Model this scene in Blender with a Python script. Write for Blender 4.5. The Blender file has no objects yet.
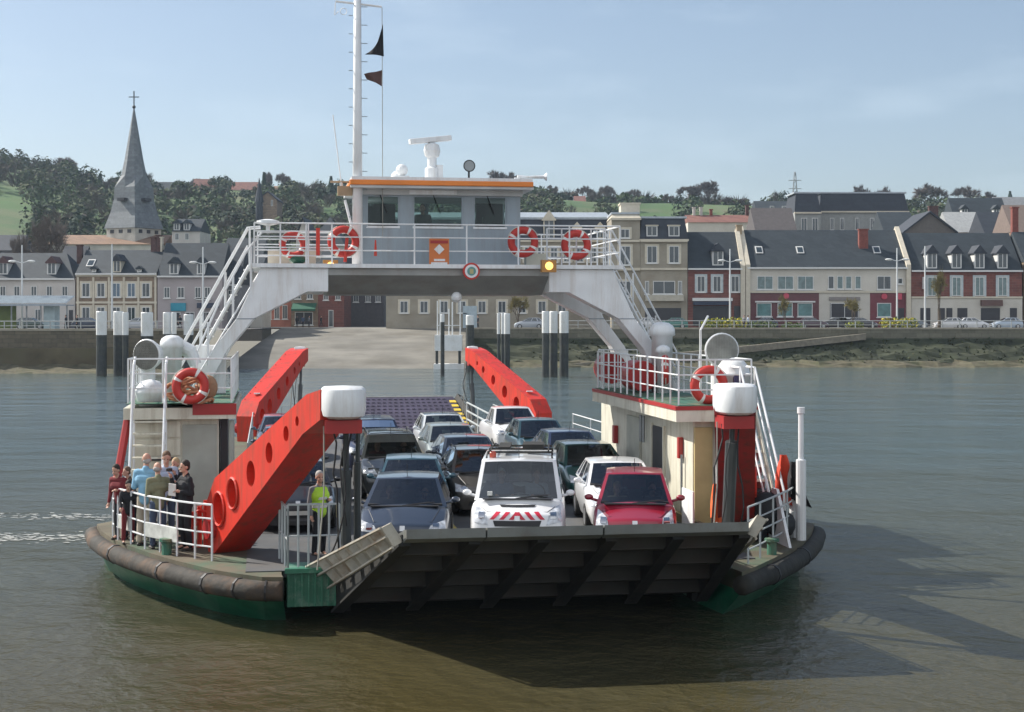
import bpy, bmesh, math, random
from mathutils import Vector, Matrix
from mathutils.bvhtree import BVHTree
random.seed(7)
R = math.radians
scene = bpy.context.scene
COL = scene.collection
F = 1500.0; HZ = 318.0; CH = 5.85          # focal length in px, horizon row, camera height

# ---------------------------------------------------------------- materials
MATS = {}
def mat(name, color, rough=.6, metal=0.0, var=.15, vscale=2.0, bump=0.0, bscale=20.0, dirt=None, dscale=.6, damt=.5, spec=.5, coat=0.0, streak=False):
    if name in MATS: return MATS[name]
    m = bpy.data.materials.new(name); m.use_nodes = True
    nt = m.node_tree; b = nt.nodes['Principled BSDF']
    b.inputs['Roughness'].default_value = rough; b.inputs['Metallic'].default_value = metal
    b.inputs['Specular IOR Level'].default_value = spec
    if coat: b.inputs['Coat Weight'].default_value = coat; b.inputs['Coat Roughness'].default_value = .05
    tc = nt.nodes.new('ShaderNodeTexCoord')
    n = nt.nodes.new('ShaderNodeTexNoise'); n.inputs['Scale'].default_value = vscale; n.inputs['Detail'].default_value = 6
    nt.links.new(tc.outputs['Object'], n.inputs['Vector'])
    mp = nt.nodes.new('ShaderNodeMapRange'); mp.inputs[1].default_value = .3; mp.inputs[2].default_value = .7
    mp.inputs[3].default_value = 1-var; mp.inputs[4].default_value = 1+var*.6
    nt.links.new(n.outputs[0], mp.inputs[0])
    mx = nt.nodes.new('ShaderNodeMix'); mx.data_type = 'RGBA'; mx.blend_type = 'MULTIPLY'; mx.inputs[0].default_value = 1
    mx.inputs[6].default_value = (*color, 1)
    cb = nt.nodes.new('ShaderNodeCombineColor')
    for i in range(3): nt.links.new(mp.outputs[0], cb.inputs[i])
    nt.links.new(cb.outputs[0], mx.inputs[7])
    out = mx.outputs[2]
    if dirt:
        n2 = nt.nodes.new('ShaderNodeTexNoise'); n2.inputs['Scale'].default_value = dscale; n2.inputs['Detail'].default_value = 9; n2.inputs['Roughness'].default_value = .7
        if streak:
            sm_ = nt.nodes.new('ShaderNodeMapping'); sm_.inputs['Scale'].default_value = (3.2,3.2,.32); nt.links.new(tc.outputs['Object'], sm_.inputs[0]); nt.links.new(sm_.outputs[0], n2.inputs['Vector'])
        else: nt.links.new(tc.outputs['Object'], n2.inputs['Vector'])
        rp = nt.nodes.new('ShaderNodeMapRange'); rp.inputs[1].default_value = .48; rp.inputs[2].default_value = .66; rp.inputs[3].default_value = 0; rp.inputs[4].default_value = damt
        nt.links.new(n2.outputs[0], rp.inputs[0])
        m2 = nt.nodes.new('ShaderNodeMix'); m2.data_type = 'RGBA'
        nt.links.new(rp.outputs[0], m2.inputs[0]); nt.links.new(out, m2.inputs[6]); m2.inputs[7].default_value = (*dirt, 1)
        out = m2.outputs[2]
    nt.links.new(out, b.inputs['Base Color'])
    if bump:
        n3 = nt.nodes.new('ShaderNodeTexNoise'); n3.inputs['Scale'].default_value = bscale; n3.inputs['Detail'].default_value = 4
        nt.links.new(tc.outputs['Object'], n3.inputs['Vector'])
        bp = nt.nodes.new('ShaderNodeBump'); bp.inputs['Strength'].default_value = bump; bp.inputs['Distance'].default_value = .05
        nt.links.new(n3.outputs[0], bp.inputs['Height']); nt.links.new(bp.outputs[0], b.inputs['Normal'])
    MATS[name] = m
    return m
def striped(name, c1, c2, scale, axis='Z', rough=.7, mortar=None, width=.5, row=.25):
    """courses: brick or tile pattern in object space"""
    if name in MATS: return MATS[name]
    m = mat(name, c1, rough); nt = m.node_tree; b = nt.nodes['Principled BSDF']
    tc = [n for n in nt.nodes if n.type == 'TEX_COORD'][0]
    sp = nt.nodes.new('ShaderNodeSeparateXYZ'); nt.links.new(tc.outputs['Object'], sp.inputs[0])
    ad = nt.nodes.new('ShaderNodeMath'); ad.operation = 'ADD'; nt.links.new(sp.outputs[0], ad.inputs[0]); nt.links.new(sp.outputs[1], ad.inputs[1])
    cb = nt.nodes.new('ShaderNodeCombineXYZ'); nt.links.new(ad.outputs[0], cb.inputs[0]); nt.links.new(sp.outputs[2], cb.inputs[1])
    bt = nt.nodes.new('ShaderNodeTexBrick'); bt.inputs['Scale'].default_value = scale
    bt.inputs['Color1'].default_value = (*c1, 1); bt.inputs['Color2'].default_value = (*c2, 1)
    bt.inputs['Mortar'].default_value = (*(mortar or tuple(x*.7 for x in c1)), 1)
    bt.inputs['Brick Width'].default_value = width; bt.inputs['Row Height'].default_value = row; bt.inputs['Mortar Size'].default_value = .015
    nt.links.new(cb.outputs[0], bt.inputs['Vector'])
    mx = [n for n in nt.nodes if n.type == 'MIX'][0]
    nt.links.new(bt.outputs[0], mx.inputs[6])
    return m
def glass_mat(name, tint=.35, gloss=.12):
    if name in MATS: return MATS[name]
    m = bpy.data.materials.new(name); m.use_nodes = True; nt = m.node_tree
    nt.nodes.remove(nt.nodes['Principled BSDF']); o = nt.nodes['Material Output']
    t = nt.nodes.new('ShaderNodeBsdfTransparent'); t.inputs[0].default_value = (tint*.9, tint, tint*.97, 1)
    g = nt.nodes.new('ShaderNodeBsdfGlossy'); g.inputs[0].default_value = (.9, .95, 1, 1); g.inputs['Roughness'].default_value = .03
    f = nt.nodes.new('ShaderNodeFresnel'); f.inputs[0].default_value = 1.5
    a = nt.nodes.new('ShaderNodeMath'); a.operation = 'ADD'; a.inputs[1].default_value = gloss; a.use_clamp = True
    nt.links.new(f.outputs[0], a.inputs[0])
    x = nt.nodes.new('ShaderNodeMixShader'); nt.links.new(a.outputs[0], x.inputs[0]); nt.links.new(t.outputs[0], x.inputs[1]); nt.links.new(g.outputs[0], x.inputs[2])
    nt.links.new(x.outputs[0], o.inputs[0]); MATS[name] = m
    return m
def emit_mat(name, color, s):
    if name in MATS: return MATS[name]
    m = mat(name, color, .3); b = m.node_tree.nodes['Principled BSDF']
    b.inputs['Emission Color'].default_value = (*color, 1); b.inputs['Emission Strength'].default_value = s
    return m
WHITE = mat('white_paint', (.72,.74,.75), .35, var=.08, dirt=(.34,.25,.17), dscale=1.3, damt=.3, streak=True)
CREAM = mat('cream_paint', (.62,.60,.50), .45, var=.1, dirt=(.28,.22,.14), dscale=1.3, damt=.5, streak=True)
GREYP = mat('grey_blue_paint', (.27,.325,.365), .45, var=.08, dirt=(.20,.19,.17), dscale=1.2, damt=.4, streak=True)
REDP = mat('red_paint', (.62,.035,.018), .4, var=.14, vscale=1.5, dirt=(.24,.06,.035), dscale=1.6, damt=.7, streak=True)
DKRED = mat('deep_red_paint', (.36,.02,.02), .4, var=.15, dirt=(.15,.03,.02), dscale=2, damt=.4)
GREENH = mat('green_hull_paint', (.012,.13,.07), .3, var=.3, dirt=(.35,.42,.38), dscale=.7, damt=.25)
GREEND = mat('green_deck_paint', (.035,.13,.085), .7, var=.25, dirt=(.20,.13,.07), dscale=1.3, damt=.9)
RUST = mat('rusty_rubber', (.034,.031,.026), .85, var=.5, vscale=2.2, bump=.6, bscale=5, dirt=(.12,.07,.04), dscale=.8, damt=.85)
SDECK = mat('side_deck_paint', (.10,.085,.055), .85, var=.35, vscale=1.2, dirt=(.04,.11,.065), dscale=.7, damt=.7)
BLACK = mat('black_rubber', (.015,.015,.017), .6, var=.3)
STEEL = mat('grey_steel', (.25,.27,.28), .4, metal=.5, var=.2)
DSTEEL = mat('dark_ramp_steel', (.014,.015,.014), .8, var=.3, dirt=(.03,.024,.016), dscale=1.0, damt=.8)
PALEST = mat('pale_ramp_steel', (.42,.40,.34), .6, var=.25, vscale=4, dirt=(.20,.12,.06), dscale=2.0, damt=.8)
DECKM = mat('car_deck_steel', (.07,.075,.08), .8, var=.3, vscale=1.0, dirt=(.13,.11,.09), damt=.5)
ORANGE = mat('orange_paint', (.75,.22,.03), .4, var=.1)
BUOYR = mat('lifebuoy_red', (.48,.035,.025), .5, var=.1); BUOYW = mat('lifebuoy_white', (.75,.73,.70), .6)
YELLOW = mat('yellow_paint', (.70,.50,.05), .5, var=.2)
ROPEM = mat('rope_fibre', (.50,.24,.13), .9, var=.3, vscale=8)
PANE = mat('window_pane', (.04,.055,.065), .06, var=.2, vscale=.3, spec=.7)
FRAMEW = mat('window_frame_white', (.62,.62,.60), .5, var=.05)

# ---------------------------------------------------------------- mesh builder
class MB:
    def __init__(s): s.v = []; s.f = []; s.m = []; s.x = Matrix.Identity(4)
    def add(s, vs, fs, mi=0):
        o = len(s.v); s.v += [tuple(s.x @ Vector(p)) for p in vs]
        for f in fs: s.f.append([o+i for i in f]); s.m.append(mi)
        return s
    def box(s, x0, x1, y0, y1, z0, z1, mi=0):
        if x0 > x1: x0, x1 = x1, x0
        if y0 > y1: y0, y1 = y1, y0
        if z0 > z1: z0, z1 = z1, z0
        return s.add([(x0,y0,z0),(x1,y0,z0),(x1,y1,z0),(x0,y1,z0),(x0,y0,z1),(x1,y0,z1),(x1,y1,z1),(x0,y1,z1)],
              [(0,3,2,1),(4,5,6,7),(0,1,5,4),(1,2,6,5),(2,3,7,6),(3,0,4,7)], mi)
    def hexa(s, p, mi=0):   # 8 points, bottom loop then top loop
        return s.add(p, [(0,3,2,1),(4,5,6,7),(0,1,5,4),(1,2,6,5),(2,3,7,6),(3,0,4,7)], mi)
    def prism(s, pts, a0, a1, axis='y', mi=0):
        n = len(pts)
        def P(p, a): return (p[0], a, p[1]) if axis == 'y' else ((a, p[0], p[1]) if axis == 'x' else (p[0], p[1], a))
        return s.add([P(p, a0) for p in pts]+[P(p, a1) for p in pts],
              [list(range(n))[::-1], list(range(n, 2*n))]+[(i, (i+1) % n, n+(i+1) % n, n+i) for i in range(n)], mi)
    def tube(s, pts, r, n=6, mi=0, cap=True, closed=False):
        pts = [Vector(p) for p in pts]; rs = r if isinstance(r, (list, tuple)) else [r]*len(pts)
        vs = []; k = len(pts); ref = None
        for i, p in enumerate(pts):
            if closed: t = pts[(i+1) % k]-pts[i-1]
            else: t = (pts[min(i+1, k-1)]-pts[max(i-1, 0)])
            if t.length < 1e-9: t = Vector((0,0,1))
            t.normalize()
            if ref is None: ref = Vector((0,0,1)) if abs(t.z) < .9 else Vector((1,0,0))
            a = t.cross(ref)
            if a.length < 1e-4: ref = Vector((1,0,0)) if abs(t.x) < .8 else Vector((0,1,0)); a = t.cross(ref)
            a.normalize(); b = t.cross(a).normalized(); ref = -b if b.dot(ref) < 0 else b
            ref = (ref).normalized(); b2 = ref; a2 = b2.cross(t).normalized()
            for j in range(n):
                q = 2*math.pi*j/n; vs.append(tuple(p+(a2*math.cos(q)+b2*math.sin(q))*rs[i]))
        fs = []
        for i in range(k if closed else k-1):
            i2 = (i+1) % k
            for j in range(n): fs.append((i*n+j, i*n+(j+1) % n, i2*n+(j+1) % n, i2*n+j))
        if cap and not closed: fs += [list(range(n))[::-1], [(k-1)*n+j for j in range(n)]]
        return s.add(vs, fs, mi)
    def lathe(s, prof, c=(0,0,0), axis='z', n=20, mi=0):
        vs = []; fs = []
        for (r, h) in prof:
            for j in range(n):
                q = 2*math.pi*j/n; x, y = r*math.cos(q), r*math.sin(q)
                vs.append((c[0]+x, c[1]+y, c[2]+h) if axis == 'z' else ((c[0]+x, c[1]+h, c[2]+y) if axis == 'y' else (c[0]+h, c[1]+x, c[2]+y)))
        for i in range(len(prof)-1):
            for j in range(n): fs.append((i*n+j, i*n+(j+1) % n, (i+1)*n+(j+1) % n, (i+1)*n+j))
        fs += [list(range(n))[::-1], [(len(prof)-1)*n+j for j in range(n)]]
        return s.add(vs, fs, mi)
    def ball(s, c, r, n=10, m=6, mi=0, sc=(1,1,1)):
        vs = [(c[0], c[1], c[2]-r*sc[2])]; fs = []
        for i in range(1, m):
            ph = math.pi*i/m-math.pi/2
            for j in range(n):
                q = 2*math.pi*j/n; vs.append((c[0]+r*sc[0]*math.cos(ph)*math.cos(q), c[1]+r*sc[1]*math.cos(ph)*math.sin(q), c[2]+r*sc[2]*math.sin(ph)))
        vs.append((c[0], c[1], c[2]+r*sc[2]))
        for j in range(n): fs.append((0, 1+(j+1) % n, 1+j)); fs.append((len(vs)-1, len(vs)-1-n+j, len(vs)-1-n+(j+1) % n))
        for i in range(m-2):
            for j in range(n): fs.append((1+i*n+j, 1+i*n+(j+1) % n, 1+(i+1)*n+(j+1) % n, 1+(i+1)*n+j))
        return s.add(vs, fs, mi)
    def grid(s, P, nu, nv, mi=0, flip=False):
        vs = [P(i/nu, j/nv) for j in range(nv+1) for i in range(nu+1)]
        fs = []
        for j in range(nv):
            for i in range(nu):
                a = j*(nu+1)+i; q = (a, a+1, a+nu+2, a+nu+1); fs.append(q[::-1] if flip else q)
        return s.add(vs, fs, mi)
    def torus(s, c, R1, r, axis='y', n=32, m=8, mat_fn=None):
        for i in range(n):
            a0, a1 = 2*math.pi*i/n, 2*math.pi*(i+1)/n; vs = []
            for a in (a0, a1):
                for j in range(m):
                    q = 2*math.pi*j/m; rr = R1+r*math.cos(q); u, w, h = rr*math.cos(a), rr*math.sin(a), r*math.sin(q)
                    vs.append((c[0]+u, c[1]+h, c[2]+w) if axis == 'y' else ((c[0]+h, c[1]+u, c[2]+w) if axis == 'x' else (c[0]+u, c[1]+w, c[2]+h)))
            s.add(vs, [(j, (j+1) % m, m+(j+1) % m, m+j) for j in range(m)], mat_fn(i) if mat_fn else 0)
        return s
    def build(s, name, mats, parent=None, smooth=False, weld=False, bevel=0):
        me = bpy.data.meshes.new(name); me.from_pydata(s.v, [], s.f)
        if not isinstance(mats, (list, tuple)): mats = [mats]
        for m in mats: me.materials.append(m)
        if len(mats) > 1: me.polygons.foreach_set('material_index', s.m)
        bm = bmesh.new(); bm.from_mesh(me)
        if weld: bmesh.ops.remove_doubles(bm, verts=bm.verts, dist=1e-4)
        bmesh.ops.recalc_face_normals(bm, faces=bm.faces)
        bm.to_mesh(me); bm.free()
        if smooth: me.shade_smooth() if hasattr(me, 'shade_smooth') else None
        me.update()
        o = bpy.data.objects.new(name, me); COL.objects.link(o)
        if parent: o.parent = parent
        if bevel:
            b = o.modifiers.new('bevel', 'BEVEL'); b.width = bevel; b.segments = 2; b.limit_method = 'ANGLE'
        return o
def build_each(mb, name, mats, parent=None, **k):
    """one object for every separate piece in the builder"""
    par = list(range(len(mb.v)))
    def find(a):
        while par[a] != a: par[a] = par[par[a]]; a = par[a]
        return a
    for f in mb.f:
        for i in f[1:]: par[find(i)] = find(f[0])
    groups = {}
    for fi, f in enumerate(mb.f): groups.setdefault(find(f[0]), []).append(fi)
    out = []
    for g in groups.values():
        n = MB(); ids = {}
        for fi in g:
            ff = []
            for i in mb.f[fi]:
                if i not in ids: ids[i] = len(n.v); n.v.append(mb.v[i])
                ff.append(ids[i])
            n.f.append(ff); n.m.append(mb.m[fi])
        out.append(n.build(name, mats, parent, **k))
    return out
def tag(o, label=None, cat=None, group=None, kind=None):
    if label: o['label'] = label
    if cat: o['category'] = cat
    if group: o['group'] = group
    if kind: o['kind'] = kind
    return o
def thing(name, label, cat, loc=(0,0,0), rz=0, group=None):
    o = bpy.data.objects.new(name, None); COL.objects.link(o); o.location = loc; o.rotation_euler = (0,0,rz)
    o.empty_display_size = .2
    return tag(o, label, cat, group)
def children(o): return [c for c in KIDS.get(o.name, [])]
def copy_tree(o, parent=None):
    c = o.copy(); COL.objects.link(c); c.parent = parent
    for ch in list(o.children): copy_tree(ch, c)
    return c
def W3(px, py, D): return Vector(((px-512)/F*D, D, CH-(py-HZ)*D/F))
def X(px, D): return (px-512)/F*D
def Z(py, D): return CH-(py-HZ)*D/F

# ---------------------------------------------------------------- camera, light, sky
cam = bpy.data.cameras.new('camera'); co = bpy.data.objects.new('camera', cam); COL.objects.link(co); scene.camera = co
co.location = (0,0,CH); co.rotation_euler = (R(90),0,0)
cam.sensor_width = 36; cam.lens = F/1024*36; cam.shift_y = (HZ-356)/1024; cam.clip_end = 12000; cam.clip_start = .5
SE = R(40); sx, sy = -.91, .41
sd = Vector((sx*math.cos(SE), sy*math.cos(SE), math.sin(SE))).normalized()
sl = bpy.data.lights.new('sun', 'SUN'); sl.energy = 5.0; sl.angle = R(.5); sl.color = (1,.95,.87)
so = bpy.data.objects.new('sun', sl); COL.objects.link(so); so.rotation_euler = sd.to_track_quat('Z', 'Y').to_euler(); so.location = (-50,-30,80)
w = bpy.data.worlds.new('World'); scene.world = w; w.use_nodes = True; nt = w.node_tree
bg = nt.nodes['Background']; sk = nt.nodes.new('ShaderNodeTexSky'); sk.sky_type = 'NISHITA'; sk.sun_disc = False
sk.sun_elevation = SE; sk.sun_rotation = math.atan2(sx, sy); sk.dust_density = 1.3; sk.air_density = .9; sk.ozone_density = 1.0
tc = nt.nodes.new('ShaderNodeTexCoord'); mpn = nt.nodes.new('ShaderNodeMapping'); mpn.inputs['Scale'].default_value = (1.6,1.6,5.5)
nz = nt.nodes.new('ShaderNodeTexNoise'); nz.inputs['Scale'].default_value = 3.8; nz.inputs['Detail'].default_value = 8; nz.inputs['Roughness'].default_value = .55
nt.links.new(tc.outputs['Generated'], mpn.inputs[0]); nt.links.new(mpn.outputs[0], nz.inputs['Vector'])
rp = nt.nodes.new('ShaderNodeMapRange'); rp.inputs[1].default_value = .5; rp.inputs[2].default_value = .78; rp.inputs[3].default_value = .10; rp.inputs[4].default_value = .48
nt.links.new(nz.outputs[0], rp.inputs[0])
mx = nt.nodes.new('ShaderNodeMix'); mx.data_type = 'RGBA'; mx.inputs[7].default_value = (6.0,7.2,8.2,1)
sz_ = nt.nodes.new('ShaderNodeSeparateXYZ'); nt.links.new(tc.outputs['Generated'], sz_.inputs[0]); fz_ = nt.nodes.new('ShaderNodeMapRange'); fz_.inputs[1].default_value = .22; fz_.inputs[2].default_value = .5; fz_.inputs[3].default_value = 1; fz_.inputs[4].default_value = .12
nt.links.new(sz_.outputs[2], fz_.inputs[0]); fm_ = nt.nodes.new('ShaderNodeMath'); fm_.operation = 'MULTIPLY'; nt.links.new(rp.outputs[0], fm_.inputs[0]); nt.links.new(fz_.outputs[0], fm_.inputs[1])
nt.links.new(fm_.outputs[0], mx.inputs[0]); nt.links.new(sk.outputs[0], mx.inputs[6]); # unseen white glow added behind the camera to fill the shaded front faces
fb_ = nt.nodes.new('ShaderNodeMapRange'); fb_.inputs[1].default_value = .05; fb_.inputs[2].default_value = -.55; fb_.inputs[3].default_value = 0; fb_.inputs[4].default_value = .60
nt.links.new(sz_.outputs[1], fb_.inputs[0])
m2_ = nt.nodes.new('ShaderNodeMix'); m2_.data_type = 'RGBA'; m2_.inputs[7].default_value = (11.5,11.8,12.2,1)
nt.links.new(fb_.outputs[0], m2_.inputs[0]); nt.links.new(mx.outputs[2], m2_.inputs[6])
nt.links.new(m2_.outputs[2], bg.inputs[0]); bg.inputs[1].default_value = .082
vs_ = scene.view_settings; vs_.view_transform = 'Standard'; vs_.look = 'None'; vs_.exposure = .60; vs_.gamma = 1; vs_.use_curve_mapping = False
scene.render.engine = 'CYCLES'
# ================================================================ THE SETTING
ZQ = 4.45
# --- water
m = bpy.data.materials.new('river_water'); m.use_nodes = True; nt = m.node_tree; b = nt.nodes['Principled BSDF']
b.inputs['Base Color'].default_value = (.045,.042,.018,1); b.inputs['Roughness'].default_value = .06; b.inputs['IOR'].default_value = 1.33
tc = nt.nodes.new('ShaderNodeTexCoord')
def wn(scale, stretch, det=3, rot=0):
    mp = nt.nodes.new('ShaderNodeMapping'); mp.inputs['Scale'].default_value = stretch; mp.inputs['Rotation'].default_value = (0,0,rot)
    n = nt.nodes.new('ShaderNodeTexNoise'); n.inputs['Scale'].default_value = scale; n.inputs['Detail'].default_value = det; n.inputs['Roughness'].default_value = .6
    nt.links.new(tc.outputs['Object'], mp.inputs[0]); nt.links.new(mp.outputs[0], n.inputs['Vector']); return n
n1 = wn(2.0, (.9,.8,1), 6, .25); n2 = wn(.16, (.6,1,1), 2, -.3); n3 = wn(.03, (1,.5,1), 3)
b1 = nt.nodes.new('ShaderNodeBump'); b1.inputs['Strength'].default_value = .75; b1.inputs['Distance'].default_value = .2
b2 = nt.nodes.new('ShaderNodeBump'); b2.inputs['Strength'].default_value = .8; b2.inputs['Distance'].default_value = .9
nt.links.new(n1.outputs[0], b1.inputs['Height']); nt.links.new(n2.outputs[0], b2.inputs['Height'])
nt.links.new(b2.outputs[0], b1.inputs['Normal']); nt.links.new(b1.outputs[0], b.inputs['Normal'])
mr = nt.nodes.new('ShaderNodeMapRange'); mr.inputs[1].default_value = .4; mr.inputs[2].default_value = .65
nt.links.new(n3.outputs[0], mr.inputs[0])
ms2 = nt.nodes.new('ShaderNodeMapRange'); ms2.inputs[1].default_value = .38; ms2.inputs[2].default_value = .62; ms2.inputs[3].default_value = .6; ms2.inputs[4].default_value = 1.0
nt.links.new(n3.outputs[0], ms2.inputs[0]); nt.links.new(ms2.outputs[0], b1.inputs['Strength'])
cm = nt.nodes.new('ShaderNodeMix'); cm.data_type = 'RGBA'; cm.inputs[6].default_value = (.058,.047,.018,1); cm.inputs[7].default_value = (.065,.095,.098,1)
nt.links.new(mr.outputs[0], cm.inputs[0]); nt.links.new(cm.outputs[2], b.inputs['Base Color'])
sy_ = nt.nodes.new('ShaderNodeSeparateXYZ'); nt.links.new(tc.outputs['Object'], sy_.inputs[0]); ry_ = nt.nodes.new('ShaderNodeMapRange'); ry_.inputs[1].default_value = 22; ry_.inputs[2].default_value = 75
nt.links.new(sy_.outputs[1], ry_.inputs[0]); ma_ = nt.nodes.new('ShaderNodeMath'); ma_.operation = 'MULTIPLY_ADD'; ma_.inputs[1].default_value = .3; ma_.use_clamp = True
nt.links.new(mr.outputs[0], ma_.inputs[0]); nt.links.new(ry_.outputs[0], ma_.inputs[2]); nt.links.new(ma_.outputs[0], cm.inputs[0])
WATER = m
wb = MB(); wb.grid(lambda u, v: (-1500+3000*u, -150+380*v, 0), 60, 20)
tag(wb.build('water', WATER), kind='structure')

# --- ground: quay level, slipway gap, back strip, hill
ASPH = mat('asphalt', (.16,.155,.145), .85, var=.2, vscale=.15, dirt=(.24,.23,.2), dscale=.08)
GRASS = mat('hill_grass', (.045,.10,.022), .9, var=.35, vscale=.02, dirt=(.12,.115,.06), dscale=.016, damt=.9)
CONC = mat('slipway_concrete', (.175,.165,.14), .85, var=.3, vscale=.25, dirt=(.10,.09,.068), dscale=.12, damt=.8)
HK = [(-700,150),(-225,68),(-203,64),(-185,60),(-165,56),(-140,55),(-110,54),(-70,54),(10,53),(40,50),(110,48),(210,48),(500,49),(800,46)]
def hillz(x, y):
    xs = x*600/max(y, 300) if y > 300 else x*2
    for i in range(len(HK)-1):
        if xs <= HK[i+1][0] or i == len(HK)-2:
            t = min(1, max(0, (xs-HK[i][0])/(HK[i+1][0]-HK[i][0]))); t = t*t*(3-2*t)
            zr = HK[i][1]*(1-t)+HK[i+1][1]*t; break
    t = min(1, max(0, (y-255)/(570-255))); t = t**1.15
    zz = ZQ+(zr-ZQ)*t
    if y > 600: zz += (y-600)*.02
    return zz+math.sin(x*.031+y*.02)*1.2*t
g = MB()
g.add([(-1500,162,ZQ),(-33,162,ZQ),(-33,215,ZQ),(-1500,215,ZQ)], [(0,1,2,3)])
g.add([(-5,184,ZQ),(1500,184,ZQ),(1500,215,ZQ),(-5,215,ZQ)], [(0,1,2,3)])
g.add([(-1500,215,ZQ),(1500,215,ZQ),(1500,255,ZQ),(-1500,255,ZQ)], [(0,1,2,3)])
tag(g.build('ground', ASPH), kind='structure')
h = MB(); h.grid(lambda u, v: ((lambda x, y: (x, y, hillz(x, y)))(-1100+2200*u, 255+1300*v**1.5)), 110, 50)
tag(h.build('hills', GRASS, smooth=True), kind='structure')
s = MB(); s.grid(lambda u, v: (-33+28*u, 171+44*v, -.5+(ZQ+.004+.5)*v**.8), 6, 14)
tag(s.build('slipway', CONC), kind='structure')
# --- quay walls
WALL1 = striped('old_quay_stone', (.15,.125,.085), (.10,.085,.06), 1.0, rough=.9, mortar=(.05,.045,.035), width=1.3, row=.45)
WALLD = mat('algae_stone', (.032,.04,.02), .95, var=.5, vscale=.6, bump=.8, bscale=2, dirt=(.06,.06,.035), dscale=.3, damt=.6)
SHORE = mat('tidal_rubble', (.10,.09,.055), .95, var=.45, vscale=1.2, bump=1, bscale=3, dirt=(.07,.075,.035), dscale=.4, damt=.8)
q = thing('quay_wall', 'dark stained stone quay wall left of the pale slipway', 'quay wall', (-120,162,0))
MB().box(-500, 87, 0, .8, 2.6, ZQ+.01).build('wall_face', WALL1, q)
MB().box(-500, 87.3, -.25, .8, -.6, 2.6).build('wall_base', mat('algae_wall_left', (.12,.10,.06), .95, var=.4, vscale=.4, bump=.7, bscale=2, dirt=(.05,.055,.03), dscale=.2), q)
MB().box(-500, 87.2, -.1, .9, ZQ+.01, ZQ+.25).build('coping', mat('coping_stone', (.30,.27,.21), .8, var=.2), q)
def jag(x, y, a): return a*(math.sin(x*1.7+y)+math.sin(x*.63+2*y)*.8+math.sin(x*4.1)*.4)
r = MB(); r.grid(lambda u, v: ((lambda x: (x, 161.7-4.5*v+jag(x, v, .25), .85*(1-v)**.8-.25*v+jag(x, v*9, .12)))(-620+587*u)), 300, 5)
r.grid(lambda u, v: ((lambda x: (x, 179.6-3*v+jag(x, v, .4), .75*(1-v)**.8-.3*v+jag(x, v*9, .12)))(-6+606*u)), 300, 5)
tag(r.build('riverbank', SHORE), kind='structure')
q = thing('quay_wall', 'weedy green embankment wall right of the slipway under the pale quay edge', 'quay wall', (0,184,0))
MB().box(-5, 600, 0, .8, 3.0, ZQ+.01).build('wall_face', striped('pale_quay_wall', (.17,.16,.12), (.12,.115,.085), 1.0, rough=.9, mortar=(.07,.065,.045), width=1.6, row=.5), q)
MB().box(-5.1, 600, -.12, .9, ZQ+.01, ZQ+.22).build('coping', MATS['coping_stone'], q)
e = MB(); e.grid(lambda u, v: ((lambda x: (x, -.01-4.6*v+jag(x, v*5, .12)*min(1, v*6), 3.35-2.9*v+jag(x, v*7, .16)*min(1, v*6)))(-5+605*u)), 320, 7)
e.build('weedy_slope', WALLD, q)
e = MB(); e.box(-5.4, -5.0, -9, 0, -.5, ZQ-.02); e.build('end_wall', MATS['pale_quay_wall'], q)
p = MB(); a, b_ = W3(560, 369, 179.5), W3(865, 333, 183.6)
p.hexa([(a.x,178.0,-.6),(b_.x,183.0,3.2),(b_.x,184.0,3.3),(a.x,179.2,-.6),(a.x,178.0,.25),(b_.x,183.0,3.95),(b_.x,184.0,3.97),(a.x,179.2,.25)])
tag(p.build('path', mat('path_stone', (.20,.18,.14), .9, var=.3)), kind='structure')
# low weeds on the slope
wd = MB()
for i in range(1500):
    x = random.uniform(2, 110); v = random.random(); y = 184-4.6*v; z = 3.3-2.9*v; sz = random.uniform(.08,.26)
    a = random.uniform(0, 6.3); dx, dy = math.cos(a)*sz, math.sin(a)*sz
    wd.add([(x-dx,y-dy,z),(x+dx,y+dy,z),(x+random.uniform(-.3,.3),y-.2,z+sz*1.3)], [(0,1,2)], random.randrange(2))
tag(wd.build('bank_weeds', [mat('weed_green', (.04,.055,.02), .9), mat('weed_olive', (.07,.07,.035), .9)]), 'green weeds growing over the sloping river bank', 'weeds', kind='stuff')

# ---------------------------------------------------------------- piles in the river
PW = mat('pile_white', (.70,.71,.70), .5, var=.1, dirt=(.4,.38,.33), dscale=1); PK = mat('pile_black', (.03,.035,.035), .6, var=.4, dirt=(.09,.09,.06), dscale=.8)
def pile(x, wpx, ytop, ymid, D, label, grp):
    t = thing('mooring_pile', label, 'mooring pile', (X(x, D), D, 0), 0, grp); r_ = wpx/2*D/F
    MB().lathe([(r_,-1.5),(r_,Z(ymid, D))], n=14).build('shaft', PK, t, smooth=False)
    MB().lathe([(r_*1.02,Z(ymid, D)),(r_*1.02,Z(ytop, D)),(r_*.9,Z(ytop, D)+.08)], n=14).build('white_cap', PW, t)
GP = 'black and white mooring piles by the far bank'
pile(101.5,10.5,312,335,150,'leftmost black mooring pile with white cap, standing alone', GP)
pile(118.5,10,312,335,152,'left one of the touching pair of piles beside the leftmost pile', GP)
pile(125.5,6,313,335,150,'thin right one of the touching pair of piles beside the leftmost pile', GP)
pile(147,12,313,336,151,'wide mooring pile directly above the grey ventilator disc at left', GP)
pile(167,8,313,334,152,'pile directly left of the pile above the white domed ventilator', GP)
pile(174,5,313,334,150,'thin pile above the white domed ventilator at left', GP)
pile(188.5,9.5,315,335,150,'rightmost pile of the left row, beside the white bridge stairs', GP)
pile(442.5,4,315,322,150,'thin short pile in front of the white floating pontoon', GP)
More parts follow.
